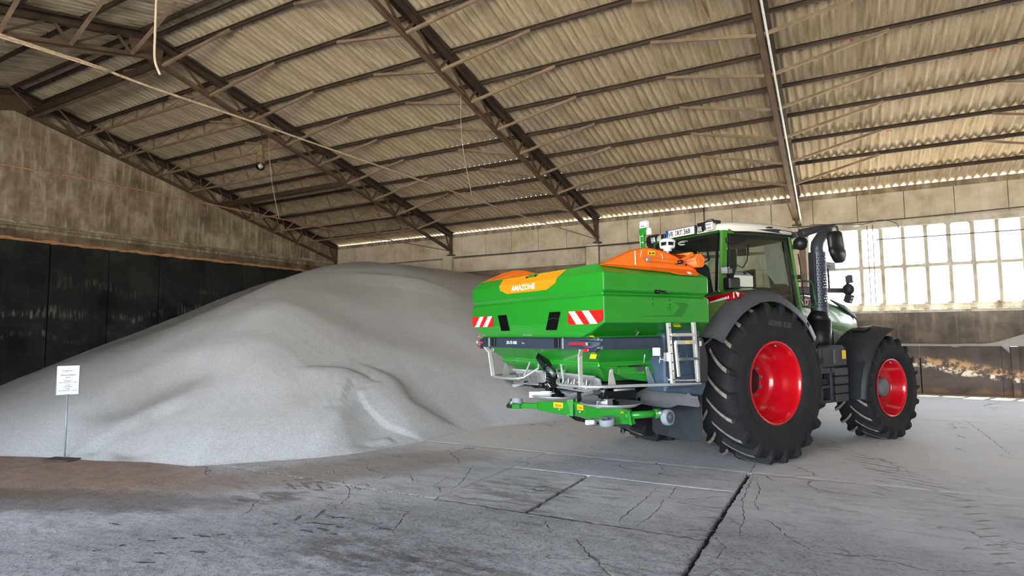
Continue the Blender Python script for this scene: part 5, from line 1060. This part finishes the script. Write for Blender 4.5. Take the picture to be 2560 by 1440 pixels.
text('3.200 TRONIC', 'small_print', .03, 'seal_grey', (-2.913, .12, 1.603), (0, -1, 0), (-.1, 0, 1), hop, .0008, sx=1.1) 
# handle, decal and dots on the side
for s in (-1, 1):
    g = MB(); g.tube([(-2.22, s*1.40, 2.055), (-2.21, s*1.425, 2.058), (-2.08, s*1.425, 2.056), (-2.07, s*1.40, 2.052)], .012, 8); g.cbox((-2.215, s*1.405, 2.055), (.05, .015, .04)); g.cbox((-2.075, s*1.405, 2.052), (.03, .015, .035)); g.build('side_handle', 'gloss_black', hop)
    g = MB(); yy = s*1.3965; g.prism([(-2.46, yy, 1.80), (-1.96, yy, 1.815), (-1.88, yy, 1.912), (-1.965, yy, 1.945), (-1.80, yy, 1.945), (-1.735, yy, 1.93), (-1.84, yy, 1.795), (-2.40, yy, 1.792)], (0, s*.0006, 0)); g.build('swoosh_decal', 'decal_dark', hop)
    for x in (-2.27, -2.02):
        for z in (1.925, 1.975): MB().cyl((x, s*1.393, z), (x, s*1.398, z), .008, 8).build('bolt', 'ink_black', hop)
    g = MB(); g.tube([(-2.25, s*1.2, 1.70), (-2.26, s*1.215, 1.69), (-2.28, s*1.15, 1.6)], .007, 6); g.tube([(-2.25, s*1.24, 1.40), (-2.24, s*1.22, 1.36), (-2.23, s*1.2, 1.31)], .007, 6); g.build('grab_wire', 'stainless', hop)
    MB().cbox((-1.86, s*1.335, 1.70), (.10, .004, .035), Matrix.Rotation(s*.9, 3, 'X')).build('warning_sticker', 'sticker_yellow', hop)
text('TS', 'decal_lettering', .05, 'decal_dark', (-2.06, -1.397, 1.865), (1, 0, 0), (0, 0, 1), hop, .0006, sx=1.1, bold=.002)
g = MB(); g.bar((-2.926, -1.396, 1.74), (-2.926, -1.396, 1.99), .003); g.build('edge_seam', 'seal_grey', hop); MB().bar((-2.926, -1.396, 2.07), (-2.926, -1.396, 2.23), .003).build('edge_seam', 'seal_grey', hop)
# bumper with lamps
g = MB(); path = [(-2.0, -1.25), (-2.70, -1.26), (-2.82, -1.24), (-2.93, -1.12), (-2.97, -.93), (-2.985, -.5), (-2.99, 0), (-2.985, .5), (-2.97, .93), (-2.93, 1.12), (-2.82, 1.24), (-2.70, 1.26), (-2.0, 1.25)]
def off(pth, d):
    r = []
    for i, p in enumerate(pth):
        a = Vector(pth[max(i-1, 0)]); c = Vector(pth[min(i+1, len(pth)-1)]); t = (c-a).normalized(); r.append((p[0]+t.y*d, p[1]-t.x*d))
    return r
inn = off(path, .07)
g.loft([[(p[0], p[1], 1.462), (p[0], p[1], 1.57), (p[0]*.6+q[0]*.4, p[1]*.6+q[1]*.4, 1.588), (q[0], q[1], 1.588), (q[0], q[1], 1.462)] for p, q in zip(path, inn)]); bum = g.build('bumper', 'bumper_slate', spr)
for s in (-1, 1):
    g = MB(); g.prism([(-2.93, s*.90, 1.47), (-2.90, s*1.16, 1.475), (-2.84, s*1.26, 1.50), (-2.84, s*1.27, 1.55), (-2.92, s*1.16, 1.565), (-2.985, s*.88, 1.56)], (-.035, 0, -.0)); g.build('lamp_housing', 'bumper_slate', bum, .01)
    g = MB(); g.prism([(-3.005, s*.93, 1.508), (-2.955, s*1.165, 1.512), (-2.955, s*1.17, 1.535), (-3.01, s*.93, 1.533)], (-.012, 0, 0)); tl = g.build('tail_lamp', 'lamp_red', bum, .004)
    MB().cbox((-2.972, s*1.175, 1.523), (.012, .02, .028)).build('clear_lens', 'light_clear', tl)
    g = MB(); g.prism([(-2.94, s*1.06, 1.475), (-2.93, s*1.28, 1.475), (-2.92, s*1.22, 1.44), (-2.93, s*1.10, 1.435)], (.06, 0, 0)); fg = g.build('fog_lamp', 'bumper_slate', bum, .012); MB().cbox((-2.955, s*1.14, 1.46), (.02, .07, .035), R(-10*s)).build('red_lens', 'lamp_red', fg, .01)
    for y in (.80, 1.22):
        MB().cbox((-2.995 if y < 1 else -2.86, s*y, 1.525), (.02, .006, .115)).build('joint_strip', 'seal_grey', bum)
    g = MB(); g.cbox((-2.995, s*.69, 1.53), (.02, .09, .10)); g.build('recess_block', 'plastic_black', bum, .004)
    MB().tube([(-2.82, s*1.02+.02*math.cos(a), 1.425+.02*math.sin(a)) for a in [2*PI*k/12 for k in range(12)]], .008, 6, closed=True).build('tie_ring', 'white_plastic', bum) if s > 0 else None
text('ZA-TS 4201', 'model_lettering', .052, 'reflect_white', (-2.992, .37, 1.508), (0, -1, 0), (0, 0, 1), bum, .001, sx=.96, bold=.0009)
text('Ultra', 'model_lettering', .03, 'seal_grey', (-2.992, .02, 1.512), (0, -1, 0), (0, 0, 1), bum, .001, sx=1.0, bold=.0004)
# guard tubes with their posts
for s in (-1, 1):
    g = MB(); g.tube([(-2.50, s*.24, 1.26), (-2.62, s*.29, 1.18), (-2.76, s*.36, 1.09), (-2.80, s*.42, 1.076), (-2.87, s*.56, 1.074), (-2.87, s*.80, 1.074), (-2.84, s*1.02, 1.076), (-2.66, s*1.12, 1.076), (-2.30, s*1.20, 1.076), (-1.95, s*1.32, 1.076), (-1.63, s*1.43, 1.076)], .017, 10); gt = g.build('guard_tube', 'stainless', spr)
    g = MB(); g.bar((-2.93, s*1.03, 1.47), (-2.90, s*.965, 1.40), .05, .022, (0, 1, 0)); g.bar((-2.90, s*.965, 1.41), (-2.87, s*.93, 1.085), .05, .022, (0, 1, 0)); g.build('guard_post', 'alu', gt, .003)
    g = MB(); g.bar((-2.68, s*.32, 1.28), (-2.72, s*.42, 1.08), .018); g.build('guard_post', 'stainless', gt)
# spreading discs, vanes, spouts and actuators
for s in (-1, 1):
    cx, cy, cz = -2.13, s*.53, .79
    g = MB(); g.lathe([(0, .001), (0, .30), (.03, .352), (.042, .352), (.04, .34), (.012, .29), (.012, .001)], (cx, cy, cz), (0, 0, 1), 40); dk = g.build('spreading_disc', 'stainless', spr)
    g = MB(); g.lathe([(.012, .10), (.05, .09), (.06, .05), (.10, .045), (.24, .045)], (cx, cy, cz), (0, 0, 1), 20); g.build('disc_hub', 'plastic_black', dk)
    for a, Lv in ((R(200 if s < 0 else 150), .34), (R(20 if s < 0 else -30), .40)):
        m = Matrix.Rotation(a, 3, 'Z'); c = Vector((cx, cy, cz+.05)); g = MB(); g.cbox(c+m @ Vector((Lv/2+.03, .04, 0)), (Lv, .008, .075), m); g.cbox(c+m @ Vector((Lv/2+.03, .055, .034)), (Lv, .035, .006), m); g.cbox(c+m @ Vector((Lv/2+.03, .055, -.034)), (Lv, .035, .006), m); g.cbox(c+m @ Vector((.16, .06, .0)), (.12, .05, .09), m); g.build('vane', 'stainless', dk)
    g = MB(); g.box(cx-.27, cx+.2, cy-.2, cy+.24, .93, .985); g.cyl((cx-.2, cy-.1, .90), (cx-.2, cy-.1, 1.03), .05, 10); g.cyl((cx-.24, cy+.12, .92), (cx-.24, cy+.12, 1.03), .04, 10)
    for k in range(5): g.cyl((cx-.30+.02*k, cy-.26+.13*k, .985), (cx-.30+.02*k, cy-.26+.13*k, 1.05), .03+.006*(k % 2), 8)
    g.box(cx-.1, cx+.35, cy-.06, cy+.06, .86, .95); g.build('disc_gearbox', 'plastic_black', spr, .006)
    g = MB(); g.cyl((cx-.33, cy-.28, .995), (cx-.30, cy+.3, 1.0), .016, 8); g.cyl((cx-.2, cy-.3, 1.0), (cx+.1, cy+.3*s, 1.0), .014, 8); g.build('setting_rod', 'stainless', spr)
    # adjustable spout with guide fins
    g = MB(); g.prism([(-2.60, s*.14, 1.165), (-2.60, s*.80, 1.16), (-2.56, s*.86, 1.13), (-2.54, s*.86, 1.06), (-2.50, s*.14, 1.03)], (.02, 0, 0)); g.prism([(-2.66, s*.20, 1.0), (-2.66, s*.84, .985), (-2.5, s*.88, 1.06), (-2.5, s*.16, 1.06)], (0, 0, .01)); sp_ = g.build('spout', 'stainless', spr, .002)
    for k in range(5):
        y = .26+k*.11; g = MB(); g.prism([(-2.61, s*y, 1.12), (-2.61, s*(y+.09), 1.12), (-2.59, s*(y+.05), 1.04), (-2.63, s*(y+.01), 1.02)], (-.006, 0, 0)); g.build('guide_fin', 'steel_bright', sp_)
    g = MB(); g.bar((-2.61, s*.14, 1.168), (-2.61, s*.84, 1.158), .024); g.build('spout_rim', 'stainless', sp_)
    g = MB(); g.cyl((-2.6, s*.52, .97), (-2.6, s*.52, 1.03), .045, 12); g.cyl((-2.6, s*.2, .97), (-2.6, s*.2, 1.03), .04, 12); g.build('spout_bearing', 'plastic_black', sp_)
    g = MB(); g.prism([(-2.70, s*.72, .98), (-2.70, s*.92, 1.03), (-2.55, s*.86, 1.01), (-2.5, s*.6, .98)], (0, 0, -.035)); g.prism([(-2.68, s*.30, .97), (-2.74, s*.55, .96), (-2.5, s*.55, .99)], (0, 0, .008)); g.build('deflector_wing', 'grey_sheet', sp_)
g = MB(); c0_, c1_ = Vector((-2.73, .03, 1.375)), Vector((-2.73, -.13, 1.235)); g.bar(c0_, c1_, .10, .09); g.cyl(c0_+Vector((0, .03, .03)), c0_+Vector((0, .0, 0)), .02, 8); ac = g.build('actuator', 'gloss_black', spr, .02)
MB().cyl(c1_, (-2.72, -.24, 1.15), .028, 12).build('actuator_rod', 'steel_dull', ac); MB().cbox(c0_+Vector((-.01, .035, .035)), (.03, .03, .03)).build('actuator_eye', 'steel_bright', ac)
g = MB()
for k in range(5):
    a = .5*k; g.prism([(-2.58, .11-.02*k*0, 1.18-.03*k), (-2.58, -.06, 1.15-.035*k), (-2.58, -.06, 1.135-.035*k), (-2.58, .10, 1.165-.03*k)], (-.02, 0, 0))
g.prism([(-2.56, .12, 1.17), (-2.56, -.08, 1.16), (-2.56, -.10, 1.02), (-2.56, .02, .98), (-2.56, .08, 1.04)], (.015, 0, 0)); g.build('brush_plate', 'plastic_black', spr)
g = MB(); g.tube([(-2.575, .13, 1.18), (-2.575, .145, 1.10), (-2.575, .10, 1.03), (-2.575, .04, .985)], .007, 6); g.tube([(-2.60, -.10, 1.24), (-2.60, -.15, 1.16), (-2.60, -.18, 1.05)], .012, 6); g.build('brush_frame', 'stainless', spr)
g = MB(); g.box(-2.55, -2.54, .3, .52, 1.21, 1.225); g.bar((-2.55, .62, 1.185), (-2.55, .30, 1.235), .012); g.bar((-2.55, .60, 1.165), (-2.55, .28, 1.21), .012); g.build('scale_bracket', 'alu', spr)
for p, m_ in (((-2.6, .55, 1.6), 'paint_green'),): pass
MB().prism([(-2.705, .20, 1.45), (-2.70, .13, 1.45), (-2.66, .03, 1.36), (-2.665, .05, 1.34), (-2.68, .09, 1.36)], (-.012, 0, 0)).build('latch_plate', 'grey_sheet', spr)
MB().cbox((-2.80, -1.06, 1.39), (.004, .10, .05), Matrix.Rotation(.4, 3, 'Y')).build('warning_sticker', 'sticker_yellow', spr)
# central dark frame between the funnels and the shaft
g = MB(); g.box(-1.9, -1.3, -.35, .35, .75, 1.35); g.box(-2.1, -1.95, -.15, .15, .7, 1.2); g.cyl((-2.3, -.3, 1.1), (-2.3, .3, 1.1), .05, 12); g.lathe([(0, .02), (.01, .07), (.03, .07), (.04, .03)], (-2.42, -.22, 1.10), (-1, 0, 0), 18); g.build('mounting_frame', 'plastic_black', spr, .02)
MB().prism([(-2.2, -.05, .98), (-2.2, -.5, .90), (-2.2, -.46, .74), (-2.2, -.1, .74)], (.01, 0, 0)).build('centre_shield', 'grey_sheet', spr)
# carrying frame with rollers
g = MB(); g.prism([(-2.47, .50, .765), (-2.34, .02, .80), (-2.33, .0, .66), (-2.36, .08, .63), (-2.47, .48, .66)], (.03, .01, 0)); bo = g.build('roller_frame', 'spreader_green', spr, .004)
g = MB(); g.prism([(-2.29, -.03, .80), (-2.27, -.40, .79), (-2.28, -1.02, .80), (-2.30, -1.10, .66), (-2.28, -.62, .60), (-2.28, -.06, .64)], (.03, 0, 0)); g.prism([(-2.29, -1.00, .80), (-2.34, -1.04, .80), (-2.38, -1.12, .66), (-2.34, -1.06, .66)], (.012, -.03, 0)); g.build('frame_cheek', 'spreader_green', bo, .004)
g = MB(); g.prism([(-2.345, .03, .82), (-2.30, -.04, .83), (-2.30, -.03, .60), (-2.34, .04, .62)], (.05, .02, 0)); g.build('pivot_plate', 'spreader_green', bo)
g = MB(); g.bar((-2.46, .48, .71), (-2.60, .80, .70), .06, .07); g.build('arm', 'spreader_green', bo, .006); MB().bar((-2.58, .70, .706), (-2.655, .87, .70), .09, .085).build('arm_sleeve', 'spreader_green', bo, .006)
g = MB(); g.cyl((-2.34, -1.0, .74), (-2.02, -1.17, .76), .04, 18); g.build('arm', 'spreader_green', bo); MB().cyl((-2.05, -1.155, .757), (-1.99, -1.185, .762), .05, 18).build('arm_sleeve', 'spreader_green', bo)
MB().prism([(-2.33, .02, .63), (-2.28, -.06, .62), (-2.27, -.62, .575), (-2.31, -.1, .58)], (.03, 0, 0)).build('lower_rail', 'plastic_black', bo)
def caster(c, ax, fk, rad=.085, wd=.035):
    c = Vector(c); ax = Vector(ax).normalized()
    g = MB(); g.lathe([(-wd, rad*.72), (-wd, rad*.95), (-wd*.6, rad), (wd*.6, rad), (wd, rad*.95), (wd, rad*.72)], c, ax, 28); o = g.build('caster_wheel', 'caster_grey', bo)
    g = MB(); g.lathe([(-wd*.7, rad*.74), (-wd*.75, .001)], c, ax, 24); g.lathe([(wd*.7, rad*.74), (wd*.75, .001)], c, ax, 24); g.cyl(c-ax*wd*1.3, c+ax*wd*1.3, .014, 10); g.build('wheel_core', 'caster_blue', o)
    g = MB()
    for q in (-1, 1): g.bar(c+ax*q*wd*1.25, Vector(fk)+ax*q*wd*.9, .035, .006, ax)
    g.cyl(Vector(fk)-ax*wd*1.1, Vector(fk)+ax*wd*1.1, .03, 12); g.build('fork', 'steel_bright', o)
caster((-1.955, -1.25, .722), (.15, -1, .05), (-2.03, -1.21, .77))
caster((-2.46, -.85, .672), (.2, .1, -1), (-2.60, -.80, .672)); MB().bar((-2.58, -.80, .675), (-2.70, -.795, .675), .05, .05).build('stop_wedge', 'white_plastic', bo, .006)
caster((-2.63, .72, .76), (.3, .2, 1), (-2.66, .80, .74), .07); g = MB(); g.cbox((-2.68, .80, .70), (.01, .09, .06), R(60)); g.cyl((-2.70, .86, .69), (-2.68, .82, .69), .02, 8); g.build('locking_hook', 'gloss_black', bo)
for y, w_ in ((.16, .15), (-.17, .11)):
    x = -2.357 if y > 0 else -2.293; m = Matrix.Rotation(R(15.5 if y > 0 else 3), 3, 'Z'); st_ = MB().cbox((x-.024 if y > 0 else x-.002, y, .745), (.003, w_, .065), m).build('warning_sticker', 'sticker_yellow', bo)
    MB().cbox((x-.025 if y > 0 else x-.003, y, .74), (.003, w_*.7, .03), m).build('pictogram', 'amber', st_); MB().cyl((x-.03, y-.02, .695), (x+.0, y-.02, .695), .012, 12).build('plug', 'seal_grey', bo)
MB().cbox((-2.296, -.93, .765), (.006, .07, .018)).build('reflector', 'amber', bo)
# grey side deflectors, mud flaps, slate side boxes, ladder
for s in (-1, 1):
    X = -1.60 
    g = MB(); g.prism([(X, s*.30, .86), (X, s*.58, .975), (X, s*1.14, 1.015), (X, s*1.27, .93), (X, s*1.35, .93), (X, s*1.35, .90), (X, s*1.05, .915), (X, s*.35, .85)], (.012, 0, 0)); g.prism([(X, s*.30, .86), (X, s*1.05, .918), (X, s*1.35, .905), (X+.03, s*1.355, .83), (X+.03, s*1.33, .808), (X+.03, s*1.04, .806), (X+.05, s*.9, .758), (X+.05, s*.8, .75), (X+.05, s*.36, .755)], (.012, 0, 0)); df = g.build('deflector_sheet', 'grey_sheet', spr, .003)
    MB().cyl((X+.01, s*.44, .82), (X-.004, s*.44, .82), .022, 12).build('grommet', 'gloss_black', df)
    for y in (.7, 1.0): MB().cyl((X+.01, s*y, .955), (X-.006, s*y, .955), .008, 8).build('bolt', 'stainless', df)
    g = MB(); X = -1.16; g.prism([(X, s*.20, .80), (X, s*1.02, .90), (X, s*1.02, .40), (X+.01, s*.98, .35), (X+.01, s*.82, .32), (X, s*.25, .34), (X, s*.20, .38)], (.014, 0, 0)); g.build('mud_flap', 'flap_rubber', spr, .004)
    g = MB(); g.loft([[(x, s*y, z) for x, z in ((-1.95, .98), (-1.70, .955), (-1.36, .905), (-1.29, 1.02), (-1.29, 1.34), (-1.385, 1.655), (-1.53, 1.69), (-1.95, 1.62))] for y in (.95, 1.22)]); sb = g.build('side_box', 'tank_slate', spr, .02)
    g = MB(); g.prism([(-1.47, s*1.225, 1.08), (-1.33, s*1.225, 1.06), (-1.31, s*1.225, 1.34), (-1.38, s*1.225, 1.56), (-1.45, s*1.225, 1.58)], (0, s*.05, 0)); dr = g.build('box_door', 'plastic_dark', sb, .012)
    MB().cbox((-1.44, s*1.28, 1.50), (.03, .006, .055)).build('door_label', 'reflect_white', dr)
    for x, z in ((-1.86, 1.36), (-1.66, 1.36)): MB().lathe([(0, .07), (.012, .068), (.014, .058), (.002, .055)], (x, s*1.22, z), (0, s, 0), 20).build('cap_ring', 'tank_slate', sb)
    g = MB(); g.tube([(-1.80, s*1.24, 1.60), (-1.74, s*1.25, 1.57), (-1.74, s*1.25, 1.51), (-1.84, s*1.24, 1.48), (-1.92, s*1.24, 1.47)], .018, 8); g.build('box_grip', 'tank_slate', sb); g = MB(); g.box(-1.93, -1.50, min(s*1.21, s*1.235), max(s*1.21, s*1.235), 1.02, 1.16); g.build('box_panel', 'tank_slate', sb, .012)
Y_ = -1.44; ladder = MB()
lr = ladder.bar((-2.10, Y_, 1.73), (-2.06, Y_, 1.10), .03, .045).build('ladder', 'alu', spr, .002)
MB().bar((-1.725, Y_, 1.735), (-1.68, Y_, 1.10), .03, .045).build('ladder_rail', 'alu', lr, .002)
for (xa, xb, z) in ((-2.08, -1.72, 1.60),):
    g = MB(); g.box(xa, xb, Y_-.03, Y_+.03, z-.012, z+.012)
    for k in range(6): g.box(xa+.03+k*.055, xa+.055+k*.055, Y_-.034, Y_+.034, z+.01, z+.02)
    g.build('rung', 'alu', lr)
g = MB(); g.bar((-2.045, Y_-.04, 1.53), (-2.01, Y_-.04, 1.17), .022, .03); g.bar((-1.745, Y_-.04, 1.53), (-1.72, Y_-.04, 1.13), .022, .03); g.box(-2.05, -1.735, Y_-.055, Y_-.03, 1.505, 1.545); fl = g.build('folding_step', 'alu', lr, .002)
for z, a, c in ((1.345, -2.02, -1.735), ):
    g = MB(); g.box(a, c, Y_-.07, Y_-.02, z-.01, z+.01)
    for k in range(5): g.box(a+.02+k*.055, a+.045+k*.055, Y_-.074, Y_-.016, z+.008, z+.018)
    g.build('rung', 'steel_dull', fl)
g = MB(); g.tube([(-2.10, Y_+.02, 1.14), (-2.0, Y_, 1.13), (-1.8, Y_, 1.12), (-1.70, Y_, 1.12)], .010, 8); g.build('cross_rod', 'stainless', lr); MB().cbox((-1.885, Y_-.057, 1.525), (.05, .003, .03)).build('sticker', 'sticker_yellow', fl)
for k in range(7): MB().cyl((-2.10+.006*k, Y_-.018, 1.68-.09*k), (-2.10+.006*k, Y_-.026, 1.68-.09*k), .006, 8).build('hole', 'ink_black', lr)
wl_ = work_lamp((-2.20, -1.36, 1.43), (-.95, -.3, 0), .105, spr); g = MB(); g.tube([(-2.17, -1.38, 1.38), (-2.17, -1.38, 1.35), (-2.13, -1.42, 1.35)], .008, 6); g.cyl((-2.18, -1.38, 1.31), (-2.18, -1.38, 1.35), .006, 6); g.box(-2.15, -2.06, -1.43, -1.41, 1.33, 1.42); g.build('lamp_bracket', 'stainless', wl_)
# sensor post standing behind the hopper, left
g = MB(); g.box(-1.40, -1.36, .20, .26, 1.5, 2.76); po = g.build('sensor_post', 'spreader_green', spr, .004)
# beacon unit and post are placed by their real foot on the front frame
po.data.transform(Matrix.Translation((.06, -.51, 0)))
bpy.data.objects.remove(po)
g = MB(); g.box(-1.34, -1.30, -.315, -.245, 1.5, 2.93); g.prism([(-1.32, -.235, 2.90), (-1.32, -.215, 2.93), (-1.32, -.215, 2.96), (-1.32, -.25, 2.985), (-1.32, -.325, 2.985), (-1.32, -.355, 2.955), (-1.32, -.35, 2.915), (-1.32, -.32, 2.88), (-1.32, -.245, 2.88)], (.03, 0, 0)); po = g.build('sensor_post', 'spreader_green', spr, .003)
g = MB(); g.box(-1.335, -1.27, -.365, -.24, 2.975, 3.065); g.prism([(-1.31, -.33, 2.88), (-1.31, -.40, 2.88), (-1.31, -.39, 2.97), (-1.31, -.33, 2.97)], (.05, 0, 0)); sx2 = g.build('sensor_box', 'white_plastic', po, .01); MB().box(-1.337, -1.334, -.335, -.27, 2.99, 3.0).build('box_print', 'plate_blue', sx2)
for z in (2.86, 2.78): MB().box(-1.342, -1.339, -.312, -.285, z, z+.012).build('scale_mark', 'white_plastic', po)
MB().box(-1.342, -1.339, -.262, -.256, 2.3, 2.88).build('edge_strip', 'white_plastic', po); MB().box(-1.343, -1.339, -.313, -.247, 2.735, 2.742).build('band', 'ink_black', po)
c = (-1.28, -.67)
g = MB(); g.lathe([(0, .05), (.03, .05), (.035, .085), (.06, .092), (.062, .09), (.03, .03)], (c[0], c[1], 2.63), (0, 0, 1), 28)
for k in range(4):
    a = PI/4+k*PI/2; g.bar((c[0]+.082*math.cos(a), c[1]+.082*math.sin(a), 2.69), (c[0]+.082*math.cos(a), c[1]+.082*math.sin(a), 2.74), .016)
g.lathe([(0, .092), (.012, .1), (.03, .09), (.05, .06), (.056, .001), (0, .03)], (c[0], c[1], 2.735), (0, 0, 1), 28); g.cyl((c[0], c[1], 2.30), (c[0], c[1], 2.64), .02, 10); ws_ = g.build('wind_sensor', 'white_plastic', spr)
MB().cyl((c[0], c[1], 2.68), (c[0], c[1], 2.738), .074, 16).build('sensor_core', 'plastic_black', ws_)
MB().bar((-1.32, -.9, 2.15), (-1.32, .9, 2.15), .05).build('mast_rail', 'plastic_black', spr); MB().bar((c[0], c[1], 2.1), (c[0], c[1], 2.35), .04).build('mast_foot', 'plastic_black', spr)
